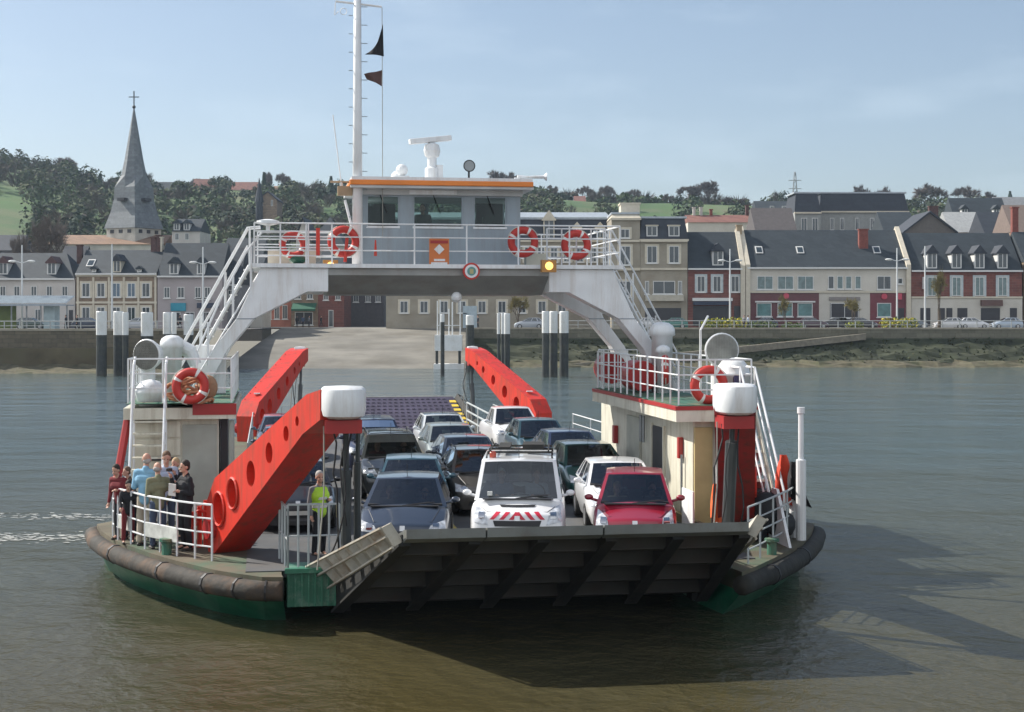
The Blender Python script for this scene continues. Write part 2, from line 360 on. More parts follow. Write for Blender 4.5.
pile(470,8,316,325,160,'short pile between the pontoon and the red far ramp arm tip', GP)
for i, x_ in enumerate((498.5, 502.5, 507)): pile(x_, (3,3,6)[i], 314, 334, 156+i, ('thin leftmost pile of the slim cluster of three','thin middle pile of the slim cluster of three','thicker rightmost pile of the slim cluster of three')[i], GP)
for i, x_ in enumerate((545.5, 553.5, 564)): pile(x_, (7,8,9)[i], 312, 333, 148+i, ('left pile of the thick group of three right of centre','middle pile of the thick group of three right of centre','right pile of the thick group of three, slightly apart')[i], GP)
# pontoon by slipway
t = thing('floating_pontoon', 'white floating pontoon with tall posts beside the slipway', 'pontoon', (X(448,172),172,0))
MB().box(-1.6,1.9,-1,2,-.3,.6).box(-1.5,1.6,-.8,1.8,2.1,3.9).build('float', PW, t)
mb = MB()
for dx in (-1.2,-.9,.1,.5,1.4): mb.tube([(dx,0,3.9),(dx,0,6.2+(dx*7 % 2))], .09)
mb.tube([(-1.3,-.12,5),(1.5,-.12,5)], .05); build_each(mb, 'post', PW, t)
MB().box(-1.4,-1.1,-.6,-.3,.6,2.1).box(1.2,1.5,-.6,-.3,.6,2.1).build('legs', PK, t)

# ---------------------------------------------------------------- buildings
SLATE = striped('slate_roof', (.032,.043,.052), (.023,.032,.040), 1.0, width=1.2, row=.6)
SLATED = striped('dark_slate_roof', (.03,.038,.05), (.022,.028,.04), 1.0, width=1.2, row=.6)
TILE = striped('tan_tile_roof', (.24,.15,.095), (.18,.11,.07), 1.0, width=1.0, row=.5)
TILER = striped('red_tile_roof', (.22,.10,.075), (.16,.07,.055), 1.0, width=1.0, row=.5)
BRICK = striped('red_brick_wall', (.19,.06,.045), (.13,.04,.032), 1.0, mortar=(.17,.11,.09), width=.9, row=.35)
BRICKY = striped('brown_brick_wall', (.26,.19,.13), (.18,.13,.09), 1.0, width=.9, row=.35)
STONE = mat('stone_wall', (.30,.27,.215), .85, var=.15, vscale=.5, dirt=(.22,.18,.13), dscale=.3)
PLAST = mat('pale_plaster', (.50,.47,.44), .85, var=.1, vscale=.4, dirt=(.33,.3,.27), dscale=.25, damt=.5)
PLASTP = mat('pinkish_plaster', (.36,.32,.32), .85, var=.1, vscale=.4, dirt=(.27,.24,.23), dscale=.25, damt=.5)
CREAMW = mat('cream_wall', (.54,.51,.45), .85, var=.08, vscale=.4, dirt=(.38,.34,.27), dscale=.25, damt=.4)
DARKW = mat('dark_opening', (.03,.03,.035), .5); SHUT = mat('pale_shutter', (.42,.47,.48), .7)
TRIM = mat('stone_trim', (.55,.50,.40), .8, var=.1)
CHIM = mat('chimney_brick', (.20,.06,.045), .9, var=.25, vscale=3); CHIMD = mat('dark_chimney_brick', (.10,.055,.05), .9, var=.3, vscale=3)
class House:
    def __init__(s, name, label, x0, x1, D, yb=328.5, cat='house', grp=None, z0=None):
        s.D = D; s.x0, s.x1 = X(x0, D), X(x1, D); s.z0 = ZQ-.3 if z0 is None else z0
        s.t = thing(name, label, cat, ((s.x0+s.x1)/2, D, s.z0), 0, grp); s.o = Vector(((s.x0+s.x1)/2, D, s.z0))
    def lx(s, px): return X(px, s.D)-s.o.x
    def lz(s, py): return Z(py, s.D)-s.z0
    def walls(s, yE, wm, depth=10, name='wall'):
        s.depth = depth; s.ze = s.lz(yE); w_ = (s.x1-s.x0)/2
        return MB().box(-w_, w_, 0, depth, 0, s.ze).build(name, wm, s.t)
    def band(s, px0, px1, y0, y1, m_, name='facade_panel', out=.06):
        return MB().box(s.lx(px0), s.lx(px1), -out, .1, s.lz(y1), s.lz(y0)).build(name, m_, s.t)
    def roof(s, yR, rm, hip0=0, hip1=0, over=.35, frac=.5, gutter=True):
        w_ = (s.x1-s.x0)/2; d = s.depth; yr = d*frac
        zr = CH-(yR-HZ)*(s.D+yr)/F-s.z0; ze = s.ze+.02
        s.rf = (ze, zr, yr, over)
        vs = [(-w_,-over,ze-.1),(w_,-over,ze-.1),(w_,d+over,ze-.1),(-w_,d+over,ze-.1),(-w_+hip0,yr,zr),(w_-hip1,yr,zr)]
        s.roofo = MB().add(vs, [(0,1,5,4),(1,2,5),(2,3,4,5),(3,0,4),(3,2,1,0)]).build('roof', rm, s.t)
        if gutter: MB().box(-w_, w_, -over-.15, -over+.02, ze-.28, ze-.06).build('gutter', FRAMEW, s.t)
        return s.roofo
    def mansard(s, yT, rm, inset=.9, flatm=None, y_depth=None):
        w_ = (s.x1-s.x0)/2; d = s.depth; z1 = s.lz(yT); z0 = s.ze+.01
        s.rf = (z0, z1, inset, .15)
        s.roofo = MB().hexa([(-w_-.1,-.15,z0),(w_+.1,-.15,z0),(w_+.1,d,z0),(-w_-.1,d,z0),(-w_+inset*.3,inset,z1),(w_-inset*.3,inset,z1),(w_-inset*.3,d-inset,z1),(-w_+inset*.3,d-inset,z1)]).build('roof', rm, s.t)
        MB().box(-w_, w_, inset-.15, d-inset, z1+.01, z1+.28).build('roof_edge', flatm or mat('zinc', (.38,.42,.46), .5), s.t)
        MB().box(-w_-.15, w_+.15, -.35, .05, z0-.3, z0-.03).build('cornice', TRIM, s.t)
        return s.roofo
    def ry(s, z): # roof surface depth at height z
        ze, zr, yr, ov = s.rf; return -ov+(z-ze+.1)/(zr-ze+.1)*(yr+ov)
    def win(s, xc, w_, y0, y1, pane=None, fm=None, shutters=False, mull=True, sill=True, name='window', surround=None):
        a, b_ = s.lx(xc-w_/2), s.lx(xc+w_/2); z0, z1 = s.lz(y1), s.lz(y0); t_ = .09
        fb = MB()
        fb.box(a, a+t_, -.09, .05, z0, z1).box(b_-t_, b_, -.09, .05, z0, z1).box(a+t_, b_-t_, -.085, .05, z1-t_, z1).box(a+t_, b_-t_, -.085, .05, z0, z0+t_)
        if mull: c = (a+b_)/2; fb.box(c-t_*.4, c+t_*.4, -.08, .04, z0+t_, z1-t_)
        if sill: fb.box(a-.12, b_+.12, -.2, .0, z0-.14, z0-.003)
        if surround:
            fb.box(a-.3, a-.003, -.07, .02, z0-.1, z1+.25, 1).box(b_+.003, b_+.3, -.07, .02, z0-.1, z1+.25, 1).box(a-.003, b_+.003, -.07, .02, z1+.003, z1+.25, 1)
        if shutters:
            sw = (b_-a)*.42; fb.box(a-sw-.02, a-.02, -.11, -.03, z0, z1, 1).box(b_+.02, b_+sw+.02, -.11, -.03, z0, z1, 1)
        f = fb.build(name, [fm or FRAMEW, surround or SHUT], s.t)
        MB().box(a+t_, b_-t_, -.03, .02, z0+t_, z1-t_).build('pane', pane or PANE, f)
        return f
    def dormer(s, xc, w_, y0, y1, rm, fm=FRAMEW, gable=True, big=1.0):
        a, b_ = s.lx(xc-w_/2), s.lx(xc+w_/2); z0, z1 = s.lz(y1), s.lz(y0)
        zt = z1-(z1-z0)*.32 if gable else z1
        yf = s.ry(z0)-.05; zr = s.rf[1]
        dy = lambda z: min(s.ry(z), s.rf[2]+2)+.2
        f = MB()
        f.box(a, b_, yf, max(dy(zt), yf+.5), z0-.3, zt)
        fr = f.build('dormer', fm, s.t)
        c = (a+b_)/2; o_ = .22
        yb = max(dy(z1), yf+.6)
        if gable:
            MB().add([(a-o_,yf-.25,zt-.1),(b_+o_,yf-.25,zt-.1),(c,yf-.25,z1),(a-o_,yb,zt-.1),(b_+o_,yb,zt-.1),(c,yb,z1),
                      (a-o_,yf-.25,zt+.04),(b_+o_,yf-.25,zt+.04),(c,yf-.25,z1+.16),(a-o_,yb,zt+.04),(b_+o_,yb,zt+.04),(c,yb,z1+.16)],
                     [(0,2,8,6),(2,1,7,8),(6,8,11,9),(8,7,10,11),(3,0,6,9),(1,4,10,7),(0,1,2),(3,5,4)]).build('dormer_roof', rm, fr)
        else: MB().box(a-.12, b_+.12, yf-.2, yb, zt+.003, zt+.15).build('dormer_roof', rm, fr)
        MB().box(a+.16, b_-.16, yf-.04, yf+.05, z0+.1, zt-.12).build('pane', PANE, fr)
        MB().box(c-.04, c+.04, yf-.06, yf-.045, z0+.1, zt-.12).build('window_bar', FRAMEW, fr)
    def velux(s, xc, yc, w_=.8):
        ze, zr, yr, ov = s.rf; x_ = s.lx(xc)
        # height on roof where the row yc projects
        best = min((abs(CH-(yc-HZ)*(s.D+s.ry(z))/F-s.z0-z), z) for z in [ze+(zr-ze)*k/40 for k in range(40)])[1]
        def P(dx, dz, o_): z = best+dz; return (x_+dx, s.ry(z)-o_, z+o_*.3)
        MB().hexa([P(-w_/2,-.5,-.05),P(w_/2,-.5,-.05),P(w_/2,.5,-.05),P(-w_/2,.5,-.05),P(-w_/2,-.5,.12),P(w_/2,-.5,.12),P(w_/2,.5,.12),P(-w_/2,.5,.12)]).build('skylight', FRAMEW, s.t)
        o = s.t.children[-1]
        MB().hexa([P(-w_/2+.13,-.36,.1),P(w_/2-.13,-.36,.1),P(w_/2-.13,.36,.1),P(-w_/2+.13,.36,.1),P(-w_/2+.13,-.36,.16),P(w_/2-.13,-.36,.16),P(w_/2-.13,.36,.16),P(-w_/2+.13,.36,.16)]).build('pane', PANE, o)
    def chimney(s, xc, w_, yt, yb, cm=CHIM, dep=None, pots=2):
        dep = s.rf[2] if dep is None else dep; D2 = s.D+dep
        xa, xb = X(xc-w_/2, D2)-s.o.x, X(xc+w_/2, D2)-s.o.x; z1 = Z(yt, D2)-s.z0; z0 = Z(yb, D2)-s.z0-.8
        f = MB().box(xa, xb, dep-.4, dep+.4, z0, z1).box(xa-.1, xb+.1, dep-.5, dep+.5, z1, z1+.15).build('chimney', cm, s.roofo)
        p_ = MB()
    def gable_wall(s, px, m_=TRIM, w_=.6, up=.5):
        ze, zr, yr, ov = s.rf; x_ = s.lx(px)
        MB().prism([(-ov-.1,0),(-ov-.1,ze+up*.6),(yr,zr+up),(s.depth+ov,ze+up*.6),(s.depth+ov,0)], x_-w_/2, x_+w_/2, 'x').build('party_wall', m_, s.t)

D0 = 205
# 1 white house at left
hs = House('terraced_house', 'pale rendered house with two brown-gabled dormers behind the ferry shelter', -22, 75, D0)
hs.walls(278, PLAST); hs.roof(253, SLATE, 0, 2.6)
for x_ in (-13,3,17,34,49.5,65): hs.win(x_, 6, 286, 296, mull=True)
for x_ in (-8,12,38): hs.win(x_, 6, 309, 324)
for x_ in (2, 50.5): hs.dormer(x_, 9, 257, 274, mat('brown_bargeboard', (.09,.05,.05), .8))
hs.band(69,73,310,328,DARKW,'door')
# 2 brick and stone house
hs = House('terraced_house', 'yellow brick and stone house with five tall windows per floor and a central pediment', 76, 157, D0)
hs.walls(273, BRICKY); hs.roof(250, SLATE)
for x_ in (86,101,116.5,131.5,146): hs.win(x_, 8, 283, 297, surround=TRIM, pane=mat('blue_pane', (.10,.15,.2), .15) if x_ in (116.5,131.5) else PANE); hs.win(x_, 8, 307, 321, surround=TRIM)
hs.band(76,157,273.3,276.5,TRIM,'cornice',.2); hs.band(76,157,301.5,303.5,TRIM,'string_course',.12)
for x_ in (78,93.5,109,124,138.5,155.5): hs.band(x_-1,x_+1,277,328,TRIM,'pilaster',.1)
hs.dormer(117, 8, 255, 272, SLATED, TRIM); hs.dormer(94,4,267,272,SLATE); hs.dormer(139.5,4,267,272,SLATE); hs.velux(87,263,1)
hs.chimney(80,5,246,258,CHIMD); hs.chimney(154,5,238,252,CHIMD)
# 3
hs = House('terraced_house', 'pinkish house with two white dormers and a turquoise cafe sign', 157.5, 222, D0)
hs.walls(275.5, PLASTP); hs.roof(243, SLATE)
for x_, w_ in ((167,6),(181,7),(198,6),(207.5,6)): hs.win(x_, w_, 287, 298)
hs.band(196,211,298,300,FRAMEW,'ledge',.2)
hs.dormer(174, 9, 258, 274, SLATE); hs.dormer(201, 8, 258, 274, SLATE)
hs.band(171,186,303,311,mat('turquoise_sign', (.02,.24,.33), .5),'shop_sign',.25); hs.band(198,219,303,308,mat('navy_awning', (.03,.04,.07), .7),'awning',.8)
for x_ in (176, 190, 206): hs.win(x_, 9, 312, 326, pane=DARKW)
hs.chimney(159,4,236,252,CHIMD); hs.chimney(161.8,2,238,252,TRIM)
hs = House('terraced_house', 'dark slate gable house behind the ferry stairs at left', 222.5, 240, D0+4)
hs.walls(284, mat('grey_render', (.2,.2,.21), .9)); hs.roof(248, SLATED); hs.win(231,6,290,300)
hs = House('terraced_house', 'cream house seen through the left bridge stairs', 236, 262, D0+12)
hs.walls(270, CREAMW, 8); hs.roof(255, SLATE); hs.win(246,5,280,290); hs.win(255,5,280,290); hs.win(246,5,303,315)
# ferry shelter
t = thing('ferry_shelter', 'open quayside shelter with ribbed pale blue roof at far left', 'shelter', (X(33,172),172,ZQ))
zz = Z(296,172)-ZQ; wS = (X(71,172)-X(-20,172))/2; cx = (X(71,172)+X(-20,172))/2-X(33,172)
mb = MB()
for i in range(46):
    a = cx-wS+i*wS*2/46; mb.add([(a,-2,zz-.9),(a+wS/46,-2,zz-.78),(a+wS*2/46,-2,zz-.9),(a,1.5,zz),(a+wS/46,1.5,zz+.12),(a+wS*2/46,1.5,zz)], [(0,1,4,3),(1,2,5,4)])
mb.build('ribbed_roof', mat('shelter_roof', (.52,.56,.57), .5), t)
MB().box(cx-wS, cx+wS, -2.02, -1.9, zz-1.15, zz-.93).box(cx-wS, cx+wS, -1.8, 1.4, zz-1.12, zz-1.0).build('fascia', mat('fascia_blue', (.30,.34,.38), .5), t)
MB().box(X(45,172)-X(33,172), X(56,172)-X(33,172), -.5, 1.4, 0, zz-1.13).build('ticket_booth', mat('booth_blue', (.42,.52,.54), .6), t)
MB().box(X(-15,172)-X(33,172), X(13.5,172)-X(33,172), .9, 1.0, .2, zz-1.13).build('timetable_panel', mat('panel_green', (.12,.16,.04), .6), t)
mb = MB()
for x_ in (-14,15,30,44,70): mb.tube([(X(x_,172)-X(33,172),-1.2,0),(X(x_,172)-X(33,172),-1.2,zz-1.1)], .09)
build_each(mb, 'post', STEEL, t)
# church
CT = 290
t = thing('church', 'church with a tall dark slate spire topped by a cross, flared at its foot', 'church', (X(134,CT),CT,ZQ))
def cz(py): return Z(py, CT)-ZQ
SP = striped('spire_slate', (.17,.19,.20), (.12,.135,.15), 1.0, width=1.0, row=.5)
mb = MB(); k = CT/F; RT = R(16)
def ring(w_, z, rot=R(38), n=4, cut=0):
    return [(w_*math.cos(rot+i*2*math.pi/n-math.pi/2), w_*math.sin(rot+i*2*math.pi/n-math.pi/2), z) for i in range(n)]
lv = [(29.5*k,cz(229)),(28.5*k,cz(226)),(23.3*k,cz(213)),(20*k,cz(200)),(19.2*k,cz(188))]
vs = []
for w_, z in lv: vs += ring(w_*.98, z, RT)
mb.add(vs, [(i*4+j, i*4+(j+1) % 4, i*4+4+(j+1) % 4, i*4+4+j) for i in range(4) for j in range(4)])
mb.build('belfry', SP, t)
mb = MB(); sq = ring(18.9*k, cz(188), RT); oc = []
lo = []
for i in range(4):
    a, c = Vector(sq[i]), Vector(sq[(i+1) % 4]); lo += [a, (a+c)/2]
def octo(w_, z): return [(w_*math.cos(RT+i*math.pi/4-math.pi/2), w_*math.sin(RT+i*math.pi/4-math.pi/2), z) for i in range(8)]
vs = [tuple(p) for p in lo]+octo(12.5*k, cz(176))+octo(9.2*k, cz(160))+octo(.35*k, cz(107))
mb.add(vs, [(i*8+j, i*8+(j+1) % 8, i*8+8+(j+1) % 8, i*8+8+j) for i in range(3) for j in range(8)]); mb.build('spire', SP, t)
vs = ring(26.5*k, -1, RT)+ring(26.5*k, cz(229), RT)
MB().add(vs, [(j, (j+1) % 4, 4+(j+1) % 4, 4+j) for j in range(4)]).build('tower_base', mat('chalk_stone', (.5,.48,.42), .9, var=.2, vscale=.6), t)
mb = MB().tube([(0,0,cz(108)),(0,0,cz(91))], .12).tube([(-1,0,cz(97)),(1,0,cz(97))], .1); mb.ball((0,0,cz(107)), .35); mb.build('cross', mat('iron', (.03,.03,.03), .5), t)
# louvre openings on the belfry, small arches in the base
for j, (sx_, ang) in enumerate(((-1, R(-45)+RT), (1, R(45)+RT))):
    f = 19.5*k*.72; mbx = Matrix.Rotation(ang if sx_ < 0 else ang, 4, 'Z')
    l = MB(); l.x = mbx; l.box(-.9, .9, -f-.9, -f+.6, cz(202), cz(199)); l.build('louvre', DARKW, t)
    l = MB(); l.x = mbx
    for dx in (-2.6,-.4,1.8): l.box(dx, dx+.9, -26.5*k*.71-.1, -26.5*k*.71+.3, cz(234), cz(230.5))
    build_each(l, 'arch_opening', DARKW, t)
nv = MB(); nv.add([(X(58,CT)-t.location.x,-7,cz(246)),(X(172,CT)-t.location.x,-7,cz(246)),(X(172,CT)-t.location.x,0,cz(235)),(X(58,CT)-t.location.x,0,cz(235)),(X(58,CT)-t.location.x,7,cz(246)),(X(172,CT)-t.location.x,7,cz(246))], [(0,1,2,3),(3,2,5,4),(1,5,2),(0,3,4),(0,4,5,1)])
nv.build('nave_roof', TILE, t)
MB().box(X(60,CT)-t.location.x, X(170,CT)-t.location.x, -6.5, 6.5, -1, cz(246)).build('nave_wall', MATS['chalk_stone'], t)

# centre buildings (seen under and over the ferry bridge)
hs = House('cafe_house', 'pink brick house beside the slipway left of the green awning', 262, 291, 232, cat='house')
hs.walls(285, mat('pink_brick', (.42,.17,.12), .85, var=.2, vscale=1)); hs.roof(258, SLATE)
for x_ in (269,277,285): hs.win(x_, 5, 305, 319)
hs = House('cafe_house', 'brown cafe with a green awning at the top of the slipway', 291.2, 318, 230, cat='cafe')
hs.walls(283, BRICKY); hs.roof(262, SLATE); hs.win(298,6,290,299); hs.win(310,6,290,299); hs.win(304,18,312,325,pane=DARKW)
MB().add([(hs.lx(293),-.1,hs.lz(303)),(hs.lx(317),-.1,hs.lz(303)),(hs.lx(317),-2,hs.lz(309)),(hs.lx(293),-2,hs.lz(309)),(hs.lx(293),-2.01,hs.lz(311)),(hs.lx(317),-2.01,hs.lz(311))], [(0,1,2,3),(3,2,5,4)]).build('awning', mat('green_awning', (.02,.10,.06), .8), hs.t)
hs = House('terraced_house', 'brick house with white door left of the dark passage under the bridge', 318.2, 344, 230)
hs.walls(272, BRICK); hs.roof(250, SLATE); hs.win(326,5,290,300); hs.win(338,5,290,300); hs.win(331,5,310,327,mull=False,name='door')
hs = House('terraced_house', 'narrow dark house in the street gap under the wheelhouse', 346, 384, 246)
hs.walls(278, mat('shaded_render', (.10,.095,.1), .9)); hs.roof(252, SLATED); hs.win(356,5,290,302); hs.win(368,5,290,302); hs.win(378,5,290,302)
hs = House('town_hall', 'long cream town hall with blue-grey mansard roof and pointed stone dormers behind the bridge', 386, 611, 214, cat='town hall')
hs.walls(240, STONE, 14); hs.mansard(219, SLATED, 1.2, mat('zinc_roof', (.30,.34,.38), .5))
ze = hs.rf[1]; MB().add([(hs.lx(386),1.0,ze+.3),(hs.lx(611),1.0,ze+.3),(hs.lx(608),5,ze+1.3),(hs.lx(389),5,ze+1.3)], [(0,1,2,3)]).build('upper_roof', MATS['zinc_roof'], hs.t)
for x_ in (577,600,425,455): hs.dormer(x_, 7, 223, 238, TRIM, TRIM)
hs.dormer(549, 11, 211, 239, TRIM, TRIM)
for x_ in range(398, 608, 13):
    if x_ != 463: hs.win(x_, 7, 247, 262, surround=TRIM)
for x_ in (404,424,444,462,482,502,522,542,562,582,600): hs.win(x_, 8, 301, 313, surround=TRIM)
for x_ in (404,424,444,500,520,560,582,600): hs.win(x_, 7, 272, 286, surround=TRIM)
hs.band(386,611,268,270,TRIM,'string_course',.2); hs.band(386,611,292,294.5,TRIM,'string_course',.2)
hs.band(463,477,306,328,mat('pale_blue_door', (.38,.46,.5), .6),'entrance_door',.2)
# stone houses
hs = House('terraced_house', 'tall stone house with arched windows and a square rooftop block', 611.5, 640, D0)
hs.walls(218, STONE, 11); hs.mansard(214, TRIM, .6)
MB().box(hs.lx(622), hs.lx(641), 2, 6, hs.lz(216), hs.lz(203)).box(hs.lx(621), hs.lx(642), 1.9, 6.1, hs.lz(203), hs.lz(201.5)).build('roof_block', TRIM, hs.t)
for x_ in (625,): hs.win(x_, 9, 229, 238, surround=TRIM); hs.win(x_, 11, 246, 265, surround=TRIM, pane=PANE); hs.win(x_, 12, 281, 297, surround=TRIM)
hs.band(612,640,268,270.5,TRIM,'balcony_slab',.7); hs.band(612,640,240,242,TRIM,'cornice',.3); hs.win(626,14,305,322,pane=DARKW)
hs = House('terraced_house', 'stone house with navy mansard, two attic windows and a balcony', 640.3, 687.5, D0)
hs.walls(239, STONE, 11); hs.mansard(218, SLATED, 1.0); 
for x_ in (652,674): hs.dormer(x_, 11, 226, 236, TRIM, FRAMEW, gable=False); hs.win(x_, 10, 246, 263, surround=TRIM)
hs.win(664,22,281,294); hs.band(645,683,295,301,mat('balcony', (.42,.39,.32), .8),'balcony',.9); hs.win(647,4,281,294); hs.win(680,4,281,294)
hs.band(645,681,308,324,DARKW,'shop_front'); hs.band(640.5,687.3,239.5,242,TRIM,'cornice',.5); hs.band(640.5,687.3,268,270,TRIM,'string_course',.25)
# brick shop
hs = House('terraced_house', 'red brick house with one dormer above a blue and white shop front', 688, 742, D0)
hs.walls(268, BRICK); hs.roof(232, SLATE)
for x_ in (701,717,735): hs.win(x_, 8, 276, 292, surround=SHUT)
hs.dormer(718, 11, 244, 265, SLATED); hs.chimney(739,5,226,240,mat('tan_chimney', (.33,.25,.16), .9))
hs.band(692,732,298,301,FRAMEW,'fascia',.7); hs.band(693,731,301.3,305,mat('navy_awning', (.03,.04,.07), .7),'awning',.6); hs.band(693,731,306,326,DARKW,'shop_front')
hs.band(734,740,306,326,DARKW,'door'); hs.gable_wall(742.6, TRIM)
# big cream house
hs = House('terraced_house', 'wide cream house with long slate roof, red chimney and burgundy tiled ground floor', 747, 907, D0)
hs.walls(267, CREAMW, 12); hs.roof(230, SLATE)
MAR = mat('burgundy_tiles', (.11,.03,.035), .4, var=.1)
hs.band(747.5,819,293,328,MAR,'tiled_front',.015); hs.band(870,906,293,328,mat('red_tiles', (.15,.022,.035), .4, var=.1),'tiled_front',.015); hs.band(747,907,291,292.8,TRIM,'string_course',.2)
GP_ = mat('pale_blind_pane', (.16,.22,.22), .3, var=.3, vscale=2); TQ = mat('turquoise_pane', (.09,.20,.20), .2, var=.4, vscale=1)
for x_ in (765,785.5,805.5): hs.win(x_, 16, 276, 289.5, pane=GP_)
for i, x_ in enumerate((831,840,848.5,858)): hs.win(x_, 6, 276, 289, pane=PANE if i == 0 else GP_, mull=False)
hs.win(884,14,276,289.5); hs.win(900,5,278,284,mull=False)
for x_ in (764,785,805): hs.win(x_, 15, 303, 316.5, pane=TQ, mull=False)
hs.win(884,14,303,317,pane=TQ,mull=False); hs.band(755,815,301,302.5,FRAMEW,'shop_ledge',.25)
hs.band(830,859,303,325,DARKW,'entrance'); hs.win(844.5,28,303,318,pane=PANE,name='glass_door'); hs.band(829,860,297,300.5,mat('grey_fascia', (.22,.2,.19), .6),'fascia_sign',.2)
hs.band(897,904,308,327,DARKW,'door'); hs.velux(762,250,1.0); hs.velux(803.5,250,1.0); hs.velux(881,250,1.0)
hs.chimney(863,9,230,251,CHIM,dep=3.2); hs.gable_wall(908, TRIM); hs.gable_wall(747.6, TRIM)
mb = MB(); mb.x = Matrix.Translation((hs.lx(786),-.12,hs.lz(296))); mb.lathe([(.4,-.1),(.4,.05)], axis='y', n=16); mb.x = Matrix.Translation((hs.lx(884),-.12,hs.lz(296.5))); mb.lathe([(.4,-.1),(.4,.05)], axis='y', n=16)
mb.build('round_sign', mat('sign_red', (.5,.06,.10), .5), hs.t); hs.band(897,901,293.5,299.5,mat('sign_red', (.5,.06,.10), .5),'red_sign',.5)
# brick house with four dormers
hs = House('terraced_house', 'red brick house with four white-sided dormers over a cream cafe front', 911, 1022, D0)
hs.walls(270, BRICK, 11); hs.roof(233, SLATE)
hs.band(911,1022,298.5,328,CREAMW,'ground_floor',.15); hs.band(911,1022,296.5,298.3,TRIM,'string_course',.3)
for x_ in (932,956.5,979.5,1002.5): hs.dormer(x_, 10, 246, 268, SLATED); 
for x_ in (932,956.5,979.5,1002.5): hs.win(x_, 9, 277, 296, pane=GP_, surround=SHUT, sill=False)
for x_, w_ in ((925,10),(941,7),(949,6),(962,10),(990,19),(1013,7)):
    hs.band(x_-w_/2,x_+w_/2,308,323 if w_ > 12 else 326,DARKW,'dark_opening',.2)
hs.band(980,1001,300,306,mat('brown_awning', (.12,.07,.06), .8),'awning',.8); hs.chimney(1014.5,6,208,232,CHIM); hs.band(922,924,277,289,FRAMEW,'hanging_sign',.8)
hs = House('terraced_house', 'brown brick house cut by the right edge of the view', 1024, 1090, D0)
hs.walls(262, BRICKY); hs.roof(232, SLATE); hs.win(1035,8,276,290); hs.win(1060,8,276,290); hs.win(1045,16,306,322,pane=DARKW)
hs = House('terraced_house', 'plain rendered house beyond the left edge of the shelter', -110, -23, D0)
hs.walls(280, PLAST); hs.roof(255, SLATE)
for x_ in range(-100,-24,15): hs.win(x_, 6, 290, 303)

# back row
def back(name, label, x0, x1, D, yE, yR, wm, rm, wins=(), dor=(), ch=(), hip=0, cat='house', depth=10, mans=False, gable=False, pane=None):
    z0 = min(hillz(X(x0, D), D) if D > 255 else ZQ, hillz(X(x1, D), D) if D > 255 else ZQ)-3
    hs = House(name, label, x0, x1, D, cat=cat, z0=z0)
    hs.walls(yE, wm, depth)
    if gable:
        w_ = (hs.x1-hs.x0)/2; zr = hs.lz(yR); ze_ = hs.ze
        hs.rf = (ze_, zr, depth/2, 0)
        MB().prism([(-w_,ze_+.01),(w_,ze_+.01),(0,zr-.05)], 0, depth, 'y').build('gable', wm, hs.t)
        hs.roofo = MB().add([(-w_-.4,-.4,ze_-.3),(0,-.4,zr),(w_+.4,-.4,ze_-.3),(-w_-.4,depth,ze_-.3),(0,depth,zr),(w_+.4,depth,ze_-.3),(-w_-.4,-.4,ze_),(0,-.4,zr+.35),(w_+.4,-.4,ze_),(-w_-.4,depth,ze_),(0,depth,zr+.35),(w_+.4,depth,ze_)],
            [(0,1,7,6),(1,2,8,7),(6,7,10,9),(7,8,11,10),(0,6,9,3),(2,5,11,8),(0,3,4,1),(1,4,5,2)]).build('roof', rm, hs.t)
    elif mans: hs.mansard(yR, rm, 1.2)
    else: hs.roof(yR, rm, hip, hip, gutter=False)
    for w_ in wins: hs.win(*w_, sill=False, pane=pane)
    for d_ in dor: hs.dormer(*d_, rm)
    for c_ in ch: hs.chimney(*c_)
    return hs
back('apartment_block','long pale block with dark mansard floor rising behind the cream house',820,908,270,211,193,mat('grey_stucco', (.27,.28,.27), .9, var=.1),SLATED,[(842,4,218,230),(857,4,218,230),(832,4,218,230),(872,4,218,230),(887,4,218,230)],cat='apartment block',mans=True,depth=12)
back('apartment_block','grey side wing with tall white windows left of the dark mansard block',795,820.5,262,212,193,MATS['grey_stucco'],SLATED,[(804,6,218,232),(815,6,218,232)],cat='apartment block',mans=True)
back('terraced_house','dark gabled house with a stubby black chimney right of the mansard block',905,955,240,232,213,mat('brown_gable', (.12,.11,.10), .9),SLATED,ch=[(933,9,207,218,CHIMD)],gable=True)
back('terraced_house','pale slate lean-to roof left of the black chimney',884,918,250,232,212,PLASTP,SLATE)
back('house','hillside house with slate roof and two white dormers at upper right',955,1010,300,222,198,PLASTP,SLATE,dor=[(966,6,205,216),(998,6,205,216)],ch=[(969,6,202,210,CHIMD)])
back('house','low house with pale orange wall above the brick house',950,990,265,232,212,mat('peach_wall', (.55,.36,.24), .9),mat('pale_roof', (.32,.33,.33), .8))
back('house','slate roof house beside the tall red chimney at right',985,1012,255,235,212,PLASTP,SLATED)
back('house','grey roofed house at the far upper right edge',1000,1060,310,216,197,PLAST,mat('grey_tiles', (.2,.21,.22), .8))
back('house','brown roofed house behind the right edge chimney',1012,1070,240,232,205,BRICKY,mat('brown_tiles', (.17,.13,.11), .8))
back('house','long weathered red tile roof behind the brick shop',688,758,275,222,215,CREAMW,TILER,ch=[(694,2.5,208,220,PLAST),(701,2.5,208,220,PLAST),(747,3,206,220,CHIMD),(711,2.5,210,220,CHIM)])
back('house','dark brown pitched roof between the red tiles and mansard wing',755,797,250,231,208,mat('tan_render', (.35,.28,.22), .9),mat('dark_brown_roof', (.085,.075,.075), .8))
back('house','small grey house with white extension on the skyline left of the pylon',757,792,340,212,201,mat('grey_pale', (.42,.42,.42), .9),SLATE,[(772,4,206,212),(784,4,206,212)])
